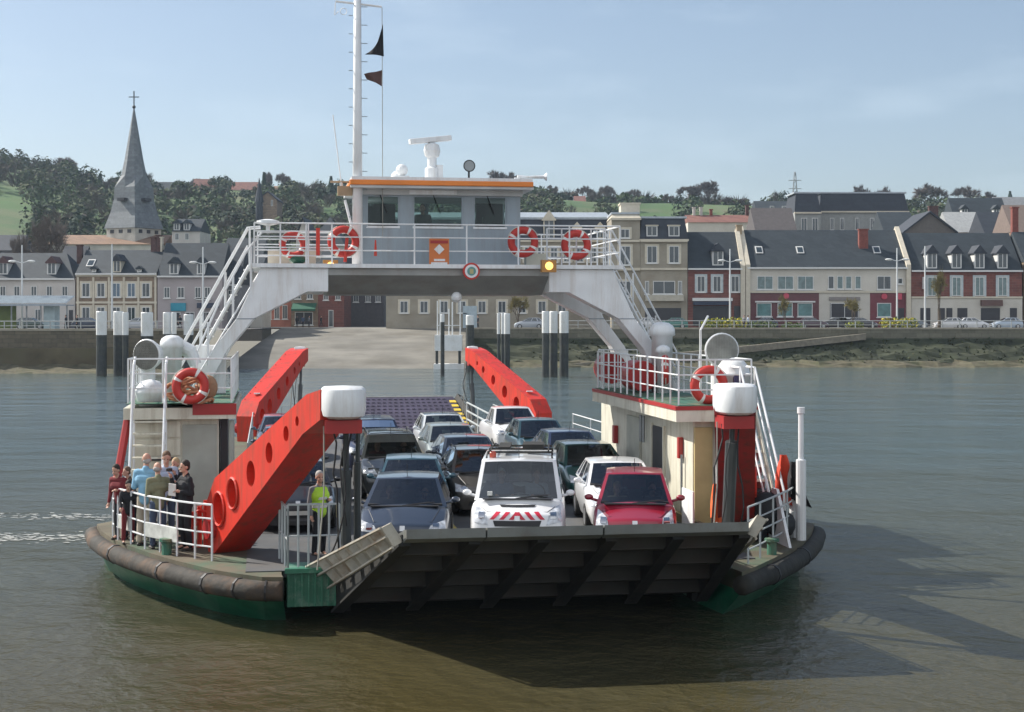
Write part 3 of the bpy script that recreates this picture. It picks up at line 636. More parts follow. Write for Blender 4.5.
back('house','white house with two round-topped dormers right of the church spire',172,200,285,231,219,PLAST,SLATE,[(177,4,233,240),(187,4,233,240)],dor=[(176.5,6,220,230),(186.5,6,220,230)])
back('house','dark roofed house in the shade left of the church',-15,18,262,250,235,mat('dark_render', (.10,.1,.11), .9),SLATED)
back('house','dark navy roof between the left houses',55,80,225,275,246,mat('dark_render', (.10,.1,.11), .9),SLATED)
back('house','grey slate roof poking up behind the left bridge railing',308,345,250,245,217,CREAMW,SLATE,hip=3)
back('house','cream gable house peeping out right of the left lifebuoys',296,310,240,240,219,CREAMW,SLATE,gable=True)
back('house','slate roof among bare shrubs behind the left stairs',222,262,260,262,238,mat('brown_gable', (.12,.11,.10), .9),SLATE)
for i, (x0, x1, yE, yR, rm, lb) in enumerate(((151,176,191,182,SLATE,'white gabled hilltop house right of the spire'),(192,214,190,179,TILER,'dark red hilltop house beside a round tree'),(231,257,190,182,TILER,'white gabled hilltop house with long red roof'),(97,108,189,182,SLATE,'tiny white house left of the spire'),(272,283,190,186,TILE,'tiny flat pale house on the hilltop'),(574,586,202,196,TILER,'small red hilltop house right of the wheelhouse'),(395,405,196,191,TILER,'hilltop cottage seen behind the wheelhouse'))):
    back('hillside_house', lb, x0, x1, 592, yE, yR, PLAST, rm, depth=8, wins=[((x0+x1)/2, 2.5, yE+1, yE+5)])
back('villa','turreted dark brick villa on the wooded slope behind the left railing',258,277,430,200,192,BRICKY,SLATED,[(262,2,200,206),(272,2,200,206)],cat='villa',gable=True)
vl = bpy.data.objects['villa']; tz = Z(178,430)-vl.location.z; mb = MB().lathe([(1.0,0),(1.0,tz-7),(1.3,tz-7),(.05,tz)], n=8); o = mb.build('turret', SLATED, vl); o.location = (-2.2,-1,0)

# pylon
t = thing('electricity_pylon', 'lattice electricity pylon on the right skyline', 'pylon', (X(795,700),700,hillz(X(795,700),700)-1))
mb = MB(); hp = Z(172,700)-t.location.z
for sx_, sy_ in ((-1,-1),(1,-1),(1,1),(-1,1)): mb.tube([(sx_*2,sy_*2,0),(sx_*.25,sy_*.25,hp)], .16, 4)
for i in range(9):
    z_ = hp*i/9; z2 = hp*(i+1)/9; a = 2-1.75*i/9; b_ = 2-1.75*(i+1)/9; mb.tube([(-a,-a,z_),(b_,-b_,z2)], .1, 3); mb.tube([(a,-a,z_),(-b_,-b_,z2)], .1, 3)
for z_ in (hp*.7, hp*.85): mb.tube([(-3,0,z_),(3,0,z_)], .18, 4)
mb.build('lattice', mat('galvanised', (.25,.27,.28), .6), t)

# ---------------------------------------------------------------- lamps, railings, shrubs on the quay
LAMPM = mat('lamp_grey', (.6,.62,.62), .5, var=.05)
def lamp(px, ytop, D, arms, label, cat='street lamp', name='street_lamp'):
    t = thing(name, label, cat, (X(px, D), D, ZQ), 0, 'lamp posts along the quay'); hh = Z(ytop, D)-ZQ
    MB().tube([(0,0,0),(0,0,1.2),(0,0,hh)], [.16,.13,.08], 8).build('post', LAMPM, t)
    if arms:
        for s_ in ((-1,1) if arms == 2 else (1,)):
            za = hh-arms_z.get(px, 1.7)
            MB().tube([(0,0,za-.1),(s_*.9,-.1,za+.15)], .05, 5).build('arm', LAMPM, t)
            MB().ball((s_*1.1,-.1,za+.1), .5, 10, 6, sc=(1,.6,.3)).build('lamp_head', mat('lamp_head', (.65,.66,.64), .3), t)
arms_z = {22:2.0, 203:1.9, 730:1.6, 897:1.6}
lamp(22,245,175,2,'twin-headed lamp post in front of the pale house at far left')
lamp(112,244,175,0,'bare pole without lamp heads before the yellow brick house', 'pole', 'quay_pole')
lamp(203,247,175,2,'twin-headed lamp post before the pinkish house with turquoise sign')
lamp(730,249,195,2,'twin-headed lamp post before the brick shop and yellow hedge')
lamp(897,248,195,2,'twin-headed lamp post before the cream house and its red sign')
lamp(925,246,195,0,'bare pole without lamp heads before the four-dormer brick house', 'pole', 'quay_pole')
def quay_rail(x0, x1, D, n, label):
    t = thing('quay_railing', label, 'railing', ((x0+x1)/2, D, ZQ)); a = x0-(x0+x1)/2; L_ = x1-x0
    MB().tube([(a,0,1.05),(a+L_,0,1.05)], .045, 4).tube([(a,0,.55),(a+L_,0,.55)], .03, 4).build('rails', mat('rail_grey', (.34,.36,.36), .5), t)
    for i in range(n+1):
        MB().box(a+L_*i/n-.05, a+L_*i/n+.05, -.05, .05, 0, 1.12).build('post', MATS['rail_grey'], t)
quay_rail(-60, -33.5, 162.6, 16, 'thin grey quayside railing at left above the dark wall')
quay_rail(6, 70, 184.6, 30, 'long grey quayside railing at right above the pale wall edge')

def leafcloud(mb, c, rad, n, size, nm=3, shell=.5, flat=1.0):
    for i in range(n):
        u = random.uniform(-1,1); a = random.uniform(0, 2*math.pi); rr = (random.uniform(shell,1))**.6
        q = math.sqrt(1-u*u); p = Vector((c[0]+rad[0]*rr*q*math.cos(a), c[1]+rad[1]*rr*q*math.sin(a), c[2]+rad[2]*rr*u))
        d1 = Vector((random.gauss(0,1), random.gauss(0,1), random.gauss(0,1))).normalized(); d2 = d1.orthogonal().normalized(); d3 = d1.cross(d2)
        s_ = size*random.uniform(.6,1.4); an = random.uniform(0, 6.3); e1 = (d2*math.cos(an)+d3*math.sin(an))*s_; e2 = (d3*math.cos(an)-d2*math.sin(an))*s_*.6
        mb.add([p-e1, p+e2, p+e1, p-e2], [(0,1,2,3)], random.randrange(nm))
YS = [mat('forsythia_yellow', (.50,.42,.03), .8), mat('yellow_green_leaf', (.28,.30,.03), .8), mat('hedge_green', (.08,.13,.03), .9)]
def hedge(x0, x1, ytop, D, label, mats):
    t = MB(); xa, xb = X(x0, D), X(x1, D); hh = Z(ytop, D)-ZQ
    n = max(2, int((xb-xa)/1.0))
    for i in range(n): leafcloud(t, ((i+.5)/n*(xb-xa)-(xb-xa)/2, 0, hh*.45), ((xb-xa)/n*.8, .9, hh*.55*random.uniform(.8,1.1)), 170, .16, 3, .2)
    o = t.build('hedge', mats); o.location = ((xa+xb)/2, D, ZQ); tag(o, label, 'hedge')
hedge(703,746,317,192,'bright yellow flowering hedge in front of the brick shop', YS)
hedge(882,916,317,192,'bright yellow flowering hedge in front of the cream house red sign', YS)
GS = [mat('shrub_green', (.07,.11,.03), .9), mat('shrub_olive', (.13,.14,.05), .9), mat('hedge_green', (.08,.13,.03), .9)]
hedge(783,802,322,190,'low olive green shrub before the cream house tiled front', GS)
hedge(847,862,321,190,'low yellowish shrub near the grey entrance of the cream house', [YS[1],GS[1],GS[0]])
hedge(748,775,321,193,'dark green low hedge between yellow hedge and lamp side', GS)

# ---------------------------------------------------------------- trees
BARK = mat('bark', (.10,.08,.06), .9, var=.3)
TWIG = [mat('twig_grey', (.13,.11,.095), .95), mat('twig_brown', (.17,.13,.09), .95)]
TWF = 1.0
def branchy(mb, p, d, L_, r_, lev, tw, spread=.55, tmat=1):
    e = p+d*L_; mid = (p+e)/2+Vector((random.uniform(-1,1),random.uniform(-1,1),0))*L_*.06
    mb.tube([p, mid, e], [r_, r_*.8, r_*.62], 5 if lev > 2 else 3, 0, cap=False)
    if lev <= 0:
        for i in range(tw):
            dd = (d+Vector((random.gauss(0,.7),random.gauss(0,.7),random.gauss(.1,.5)))).normalized(); q = p+d*L_*random.uniform(.2,1)
            s_ = dd.orthogonal().normalized()*.05*L_/1.5*TWF; mb.add([q-s_, q+s_, q+dd*L_*random.uniform(.6,1.1)], [(0,1,2)], tmat)
        return
    for i in range(random.choice((3,4)) if lev > 1 else 4):
        a = random.uniform(0, 6.28); o_ = d.orthogonal().normalized(); o_ = Matrix.Rotation(a, 3, d) @ o_
        nd = (d+o_*spread*random.uniform(.6,1.4)+Vector((0,0,.12))).normalized()
        branchy(mb, p+d*L_*random.uniform(.55,1), nd, L_*random.uniform(.62,.82), r_*.55, lev-1, tw, spread, tmat)
def bare_tree(px, ytop, ybase, D, wpx, label, grp='bare trees on the skyline', lev=4, tmats=TWIG, cat='tree', zb=None):
    zb = (hillz(X(px, D), D) if D > 255 else ZQ)-.3 if zb is None else zb
    H_ = max(Z(ytop, D)-zb, 4)
    global TWF
    TWF = 2.6 if D > 400 else 1.2
    t = thing('bare_tree', label, cat, (X(px, D), D, zb), 0, grp)
    MB().tube([(0,0,0),(.1,0,H_*.18),(0,0,H_*.32)], [H_*.028,H_*.022,H_*.018], 7).build('trunk', BARK, t)
    mb = MB(); sp = min(1.1, max(.35, wpx*D/F/H_*.85))
    for i in range(5):
        a = i*1.26+random.random(); d = Vector((math.cos(a)*sp*.7, math.sin(a)*sp*.7, 1)).normalized()
        branchy(mb, Vector((0,0,H_*random.uniform(.12,.3))), d, H_*.27, H_*.013, lev-1, 17 if D > 400 else 11, .7)
    mb.v = [tuple(p) for p in mb.v]
    # fit to measured height
    zm = max(v[2] for v in mb.v); k_ = H_/zm; xm = max(abs(v[0]) for v in mb.v); kx = min(2.6, (wpx*D/F/2)/xm)
    mb.v = [(v[0]*kx, v[1]*kx, v[2]*k_) for v in mb.v]
    mb.build('crown', [BARK, tmats[0]], t)
SKY_T = [(65,155,26,'bare tree with wide crown on the left hill'),(40,163,16,'smaller bare tree left of the wide-crowned one'),(113,176,10,'small bare tree just left of the spire'),(196,177,16,'round-headed tree beside the dark red hilltop house'),
 (502,168,40,'wide domed bare tree right of the wheelhouse horn'),(552,184,14,'small bare tree just right of the wheelhouse roof'),(585,184,22,'bushy bare tree left of the red hilltop house'),(606,184,22,'bushy bare tree right of the red hilltop house'),(633,188,20,'thin bare tree above the rooftop block'),
 (668,193,14,'small bare tree above the navy mansard'),(690,183,30,'large bare tree left of the tallest middle one'),(708,179,30,'tallest bare tree of the middle skyline'),(728,195,20,'low bare tree right of the tallest middle one'),(742,197,18,'lower bare tree left of the skyline house'),
 (860,183,24,'bare tree behind the mansard block left end'),(885,184,30,'bare tree behind the mansard block right end'),(930,183,38,'big bare tree right of the mansard block'),(965,183,36,'big bare tree above the white-dormered hillside house'),(990,190,20,'bare tree right of the big pair on the skyline'),
 (268,171,12,'slim bare tree above the turreted villa'),(284,172,20,'fuzzy bare tree right of the villa')]
for i, (px_, yt, w_, lb) in enumerate(SKY_T): bare_tree(px_, yt, 210, 588+i % 4*8, w_, lb)
for (px_, yt, w_, D_, lb) in ((48,208,50,240,'brown bare tree mass standing left of the church'),(20,225,34,236,'brown leafless tree beside the church at far left'),(785,292,18,196,'thin budding street tree before the cream house left windows'),(853,294,20,196,'thin budding street tree before the grey entrance'),(939,262,20,196,'budding street tree before the four-dormer house'),(518,290,26,196,'budding street tree under the bridge beam before the town hall'),(235,240,40,236,'leafless tree behind the left bridge stairs')):
    bare_tree(px_, yt, 0, D_, w_, lb, 'leafless trees between the houses', 4, [mat('bud_twigs', (.20,.17,.06), .9)] if D_ < 200 else TWIG)
# individually readable dark conifers
def conifer(px, ytop, D, w_, label):
    zb = hillz(X(px, D), D)-.5; H_ = Z(ytop, D)-zb; t = thing('conifer', label, 'tree', (X(px, D), D, zb), 0, 'dark conifers on the hill')
    MB().tube([(0,0,0),(0,0,H_*.9)], [H_*.03, .05], 6).build('trunk', BARK, t); mb = MB()
    for i in range(380):
        f_ = random.random()**.7; r_ = (1-f_)*w_*D/F/2*random.uniform(.5,1.1); a = random.uniform(0, 6.28); z_ = H_*(.12+.88*f_)
        s_ = .5; p = Vector((r_*math.cos(a), r_*math.sin(a), z_)); mb.add([p+Vector((-s_*math.sin(a),s_*math.cos(a),0)), p-Vector((-s_*math.sin(a),s_*math.cos(a),0)), p+Vector((math.cos(a)*.6,math.sin(a)*.6,-.7))], [(0,1,2)])
    mb.build('crown', mat('conifer_green', (.02,.045,.025), .9), t)
conifer(264,172,520,7,'thin dark conifer pointing up by the villa'); conifer(100,173,520,9,'dark conifer left of the spire'); conifer(331,176,520,12,'dark conifer left of the mast'); conifer(987,192,620,9,'dark conifer on the far right skyline'); conifer(1010,191,620,14,'broader dark conifer at the right end of the skyline')
# hillside wood as stuff
WM = [mat('wood_dark', (.03,.045,.025), .95), mat('wood_green', (.05,.08,.03), .95), mat('wood_brown', (.085,.072,.055), .95), mat('wood_olive', (.065,.078,.036), .95), mat('wood_pine', (.022,.04,.022), .95)]
wood = MB(); HOUSES = ((95,110),(150,178),(190,216),(229,259),(270,286),(572,588))
def hill_tree(x, y, hgt, wd_, mi, n=60):
    z = hillz(x, y)
    if mi == 2:      # leafless crown: thin upswept twigs
        for i in range(int(n*.9)):
            a = random.uniform(0, 6.28); sp_ = random.uniform(.1,1.0)**.6; p0 = Vector((x+wd_*.35*sp_*math.cos(a), y+wd_*.35*sp_*math.sin(a), z+hgt*random.uniform(.25,.75)))
            dr = Vector((math.cos(a)*sp_, math.sin(a)*sp_, random.uniform(.3,1.2))).normalized(); L_ = wd_*random.uniform(.35,.8); w_ = dr.orthogonal().normalized()*L_*.07
            wood.add([p0-w_, p0+w_, p0+dr*L_], [(0,1,2)], 2)
        return
    for i in range(n):
        u = random.uniform(-.8,1); a = random.uniform(0, 6.28); q = math.sqrt(max(0,1-u*u)); rr = random.uniform(.6,1.05)
        p = Vector((x+wd_*q*rr*math.cos(a), y+wd_*q*rr*math.sin(a), z+hgt*.55+hgt*.5*rr*u)); s_ = wd_*.125*random.uniform(.5,1.4)
        d = (p-Vector((x,y,z+hgt*.4))).normalized(); d = (d+Vector((random.gauss(0,.45),random.gauss(0,.45),random.gauss(0,.45)))).normalized(); e1 = d.orthogonal().normalized()*s_; e2 = d.cross(e1)
        k_ = mi if random.random() < .8 else random.randrange(5)
        wood.add([p-e1-e2*.6, p+e1*.8-e2, p+e1+e2*.7, p-e1*.7+e2], [(0,1,2,3)], k_)
for i in range(1750):
    v = random.random(); y = 268+340*v**.8; px_ = random.uniform(-160, 1190); x = X(px_, y)
    if px_ < 30 and 330 < y < 480: continue
    if 560 < px_ < 760 and y > 420 and random.random() < .8: continue
    if 210 < px_ < 330 and 300 < y < 380 and random.random() < .4: continue
    if px_ > 780 and y > 560 and random.random() < .7: continue
    if 85 < px_ < 210 and y < 320: continue
    if y > 548 and any(a < px_ < b_ for a, b_ in HOUSES): continue
    if px_ > 740 and y < 380: continue
    sk_ = 1.0 if y < 520 else .75
    left = px_ < 110
    mi = random.choices(range(5), (3,3,5 if left else 4,4,1))[0]
    hill_tree(x, y, random.uniform(5,9.5)*sk_*(1.2 if left else .8), random.uniform(2.2,4.4), mi, 125)
for i in range(420):   # crest of the ridge
    px_ = random.uniform(-120, 1150); y = 600+random.uniform(-6,14)
    if px_ > 560 and random.random() < .25: continue
    if y < 606 and any(a < px_ < b_ for a, b_ in HOUSES): continue
    hill_tree(X(px_, y), y, random.uniform(3,6)*(1.5 if px_ < 60 else .8), random.uniform(3,6), random.choice((1,2,2,3,0)), 110)
tag(wood.build('hillside_wood', WM), 'mixed green and brown wood covering the hillside', 'wood', kind='stuff')
# ================================================================ THE FERRY  (local frame: x across, y away from us, z up)
DZ = 1.0
CA, SA = math.cos(R(9.16)), math.sin(R(9.16))
def ft(px, Y, py=None):
    dx, dy = (px-512)*Y/F-.484, Y-28
    s, t = dx*CA+dy*SA, -dx*SA+dy*CA
    return (s, t) if py is None else (s, t, Z(py, Y))
def fd(px, py, z=DZ): return ft(px, (CH-z)*F/(py-HZ))     # point on the deck seen at that spot
def fw(s, t, z=0): return Vector((.484+s*CA-t*SA, 28+t*CA+s*SA, z))
FR = R(9.16)
ferry = thing('car_ferry', 'car ferry with white bridge arch, red ramp arms and green hull, loaded with cars', 'ferry', fw(0,0,0), FR)
def part(mb, name, m_, parent=None, **k): return mb.build(name, m_, parent or ferry, **k)

# --- hull
LO = [fd(283,577), fd(262,577), fd(240,574), fd(215,570), fd(190,564), fd(170,559), fd(150,553), fd(130,546), fd(113,539), fd(101,531), fd(97,524)]
RO = [fd(742,572), fd(757,566), fd(774,558), fd(790,550), fd(803,541), fd(811,532), fd(814,524)]
LO += [(-8.55,9.5), (-8.35,12), (-8.1,15), (-8.0,18.5)]; RO += [(7.2,9), (7.05,12), (6.95,15), (6.9,18.5)]
def mirr(L_): return [(s, 37-t) for s, t in L_[::-1][1:]]
left = LO+mirr(LO); right = RO+mirr(RO)
outline = left+right[::-1]
outline = outline[:-1]+[RO[0],(3.8,1.2),(3.75,4.2),(-4.72,4.2),(-4.72,1.1)]
n = len(outline)
def inset(pts, d):
    c = (-.5, 18.5); out = []
    for i, (s, t) in enumerate(pts):
        a, b_ = pts[i-1], pts[(i+1) % len(pts)]; tx, ty = b_[0]-a[0], b_[1]-a[1]; l = math.hypot(tx, ty) or 1
        nx, ny = -ty/l, tx/l
        if (c[0]-s)*nx+(c[1]-t)*ny < 0: nx, ny = -nx, -ny
        out.append((s+nx*d, t+ny*d))
    return out
wl = [(-.5+(s+.5)*.985, 18.5+(t-18.5)*.945) for s, t in outline]; lowr = [(-.5+(s+.5)*.84, 18.5+(t-18.5)*.93) for s, t in outline]
mb = MB(); vs = [(s,t,.62) for s,t in outline]+[(s,t,0.0) for s,t in wl]+[(s,t,-.8) for s,t in lowr]
mb.add(vs, [(i, (i+1) % n, n+(i+1) % n, n+i) for i in range(n)]+[(n+i, n+(i+1) % n, 2*n+(i+1) % n, 2*n+i) for i in range(n)])
hull = part(mb, 'hull', GREENH, smooth=False)
mb = MB().add([(s,t,.62) for s,t in outline]+[(s,t,DZ) for s,t in outline], [tuple(range(n, 2*n)), tuple(range(n))[::-1]]+[(i, (i+1) % n, n+(i+1) % n, n+i) for i in range(n)])
part(mb, 'side_deck', SDECK)
for side, L_ in (('l', left), ('r', right)):
    pts = []
    for i in range(len(L_)-1):
        for k in range(4): pts.append((L_[i][0]+(L_[i+1][0]-L_[i][0])*k/4, L_[i][1]+(L_[i+1][1]-L_[i][1])*k/4))
    pts = pts[:-2]; mb = MB(); o_ = -.1 if side == 'l' else .1
    P3 = [(s+(o_ if abs(t-18) < 17 else 0), t, .74) for s, t in pts]; mb.tube(P3, [.195]*len(P3), 10)
    fo = part(mb, 'fender', RUST if side == 'l' else mat('dark_fender', (.022,.023,.02), .85, var=.4, vscale=2, bump=.5, bscale=5, dirt=(.06,.045,.03), dscale=.9), hull, smooth=True)  # right fender in a blacker copy, the shade of that side put into its colour
    mb = MB()
    for i in (3,7,12,20,30,45) if side == 'l' else (6,14,30,44):
        mb.tube([Vector(P3[i]).lerp(Vector(P3[i+1]), .0), Vector(P3[i]).lerp(Vector(P3[i+1]), .30)], .21, 10)
    build_each(mb, 'fender_band', BLACK, hull)
part(MB().box(-5.4, 4.7, 1.45, 35.5, DZ+.004, DZ+.02).box(-4.7, 3.74, 1.5, 4.25, DZ-.12, DZ+.003), 'car_deck', DECKM)
# lane lines and deck kerbs
mb = MB()
for s_ in (-3.3,-.75,1.55): mb.box(s_-.05, s_+.05, 2, 35, DZ+.022, DZ+.027)
part(mb, 'lane_lines', mat('worn_yellow_line', (.35,.28,.08), .8, var=.5, vscale=3))
build_each(MB().box(-5.55,-5.42,6,33,DZ,DZ+.22).box(4.62,4.74,5,33,DZ,DZ+.22), 'deck_kerb', mat('worn_kerb', (.16,.14,.08), .7, dirt=(.4,.3,.05), dscale=2), ferry)
# green bow plate and gate at left of the ramp
mb = MB().box(-4.62,-3.56,1.3,2.2,.35,DZ+.05)
for i in range(9): mb.box(-4.60+i*.125,-4.57+i*.125,1.22,1.3,.36,DZ+.0)
mb.box(-4.66,-3.53,1.18,1.3,DZ+.003,DZ+.09)
part(mb, 'bow_plate', mat('bow_green', (.03,.17,.10), .45, var=.2, dirt=(.3,.34,.3), dscale=2, damt=.5))
part(MB().box(-3.61,3.74,4.1,4.19,-.4,.97), 'bow_transom', mat('transom_dark', (.02,.025,.022), .8))

def rails(path, hgt, nr, name='railing', r_=.018, post=1, mats=WHITE, gap=None, pr=.023, parent=None):
    mb = MB(); P = [Vector(p) for p in path]
    for k in range(nr): 
        z_ = hgt*(k+1)/nr; mb.tube([p+Vector((0,0,z_)) for p in P], r_*1.25 if k == nr-1 else r_, 5)
    if gap:
        for i in range(len(P)-1):
            m_ = max(1, round((P[i+1]-P[i]).length/gap))
            for j in range(m_+(1 if i == len(P)-2 else 0)): q = P[i].lerp(P[i+1], j/m_); mb.tube([q, q+Vector((0,0,hgt))], pr, 5)
    else:
        for p in P[::post]: mb.tube([p, p+Vector((0,0,hgt))], pr, 5)
    return part(mb, name, mats, parent)
mb = rails([(-4.6,1.5,DZ+.07),(-3.62,1.5,DZ+.07)], 1.2, 2, 'bow_gate', gap=.2, mats=mat('grey_rail_paint', (.40,.43,.43), .5))
rails([(-4.75,2.9,DZ),(-4.6,1.5,DZ)], 1.2, 2, gap=.5, mats=MATS['grey_rail_paint'])
# --- ramps
def ramp(mirror=False):
    def T(p): return (p[0], 37-p[1], p[2]) if mirror else p
    H0, L0, L1, H1 = (-3.7,1.4), (-2.75,-2.6), (3.2,-2.55), (3.6,1.4)
    zt = lambda f_: DZ+1.30*f_; dep = lambda f_: .76*(1-f_)+.20*f_
    def P(u, f_, dz): # u 0..1 across, f 0 hinge..1 lip
        a = Vector((H0[0]+(H1[0]-H0[0])*u, 1.4)); c = Vector((L0[0]+(L1[0]-L0[0])*u, L0[1])); q = a.lerp(c, f_); return T((q.x, q.y, zt(f_)+dz))
    top = MB().hexa([P(0,0,-.06),P(0,1,-.06),P(1,1,-.06),P(1,0,-.06),P(0,0,0),P(0,1,0),P(1,1,0),P(1,0,0)])
    if mirror:
        tread = mat('violet_ramp_tread', (.05,.042,.075), .6, var=.3, vscale=1.5)
        ro = part(top, 'ramp', tread)
        mb = MB()
        for i in range(22):
            for j in range(10):
                q = Vector(P(.08+.84*i/21, .08+.85*j/9, .01)); mb.box(q.x-.07, q.x+.07, q.y-.03, q.y+.03, q.z-.01, q.z+.03)
        mb.build('tread_bars', mat('tread_light', (.12,.11,.15), .5), ro)
        mb = MB()
        for j in range(7): mb.hexa([P(.955,.1+.12*j,.005),P(.955,.16+.12*j,.005),P(1,.16+.12*j,.005),P(1,.1+.12*j,.005),P(.955,.1+.12*j,.03),P(.955,.16+.12*j,.03),P(1,.16+.12*j,.03),P(1,.1+.12*j,.03)])
        mb.build('hazard_marks', YELLOW, ro)
    else: ro = part(top, 'ramp', mat('ramp_plate', (.12,.125,.12), .7, var=.2))
    g_ = MB()
    for i in range(6):
        u = .005+.99*i/5; w_ = .009
        g_.hexa([P(u-w_,0,-dep(0)),P(u-w_,1,-dep(1)),P(u+w_,1,-dep(1)),P(u+w_,0,-dep(0)),P(u-w_,0,-.061),P(u-w_,1,-.061),P(u+w_,1,-.061),P(u+w_,0,-.061)])
        w2 = .017; g_.hexa([P(u-w2,0,-dep(0)-.05),P(u-w2,1,-dep(1)-.05),P(u+w2,1,-dep(1)-.05),P(u+w2,0,-dep(0)-.05),P(u-w2,0,-dep(0)-.002),P(u-w2,1,-dep(1)-.002),P(u+w2,1,-dep(1)-.002),P(u+w2,0,-dep(0)-.002)])
    g_.build('girders', DSTEEL, ro)
    c_ = MB()
    for f_ in (.02,.28,.55,.8):
        d = dep(f_)*.8; c_.hexa([P(.01,f_-.012,-d),P(.99,f_-.012,-d),P(.99,f_+.012,-d),P(.01,f_+.012,-d),P(.01,f_-.012,-.062),P(.99,f_-.012,-.062),P(.99,f_+.012,-.062),P(.01,f_+.012,-.062)])
        c_.hexa([P(.01,f_-.022,-d-.035),P(.99,f_-.022,-d-.035),P(.99,f_+.022,-d-.035),P(.01,f_+.022,-d-.035),P(.01,f_-.022,-d-.002),P(.99,f_-.022,-d-.002),P(.99,f_+.022,-d-.002),P(.01,f_+.022,-d-.002)])
    c_.build('cross_beams', mat('beam_steel', (.045,.042,.034), .7, var=.3, dirt=(.05,.035,.025), dscale=1.5, damt=.8), ro)
    l_ = MB()
    for a_, b_ in ((.0,.225),(.23,.565),(.57,1.0)):
        l_.hexa([P(a_,1.0,-.2),P(b_,1.0,-.2),P(b_,1.045,-.17),P(a_,1.045,-.17),P(a_,1.0,.012),P(b_,1.0,.012),P(b_,1.045,-.01),P(a_,1.045,-.01)])
    l_.build('lip', mat('lip_steel', (.15,.16,.15), .55, var=.2, dirt=(.1,.08,.06), dscale=3), ro)
    # flank wings with ribs
    for sg in (0, 1):
        lo0, lo1 = Vector(P(sg,-.0,-.25)), Vector(P(sg,1.0,-.17))
        k_ = -1 if sg == 0 else 1
        up0 = lo0+Vector((k_*.38,(-1 if mirror else 1)*.1,.42)); up1 = lo1+Vector((k_*.2,0,.32))
        wv = MB(); nrm = Vector((k_*.6,0,-.5))*.05
        wv.hexa([lo0, lo1, lo1+nrm, lo0+nrm, up0, up1, up1+nrm, up0+nrm])
        for i in range(8):
            f_ = i/7; a, b_ = lo0.lerp(lo1, f_), up0.lerp(up1, f_); o_ = Vector((k_*.13,0,-.07)); dd = (lo1-lo0).normalized()*.022
            wv.hexa([a-dd+nrm, a+dd+nrm, a+dd+nrm+o_, a-dd+nrm+o_, b_-dd+nrm, b_+dd+nrm, b_+dd+nrm+o_, b_-dd+nrm+o_])
        mid0, mid1 = (lo0*.45+up0*.55), (lo1*.45+up1*.55); o_ = nrm+Vector((k_*.14,0,-.07))
        for a, b_ in ((lo0, lo1), (up0, up1), (mid0, mid1)): wv.tube([a+o_, b_+o_], .028, 5)
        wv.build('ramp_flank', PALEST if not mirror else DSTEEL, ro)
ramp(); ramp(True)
# hinge stubs
build_each(MB().box(-3.56,-3.4,1.5,1.9,.2,.7).box(3.4,3.6,1.5,1.9,.2,.7), 'ramp_hinge', DSTEEL, ferry)

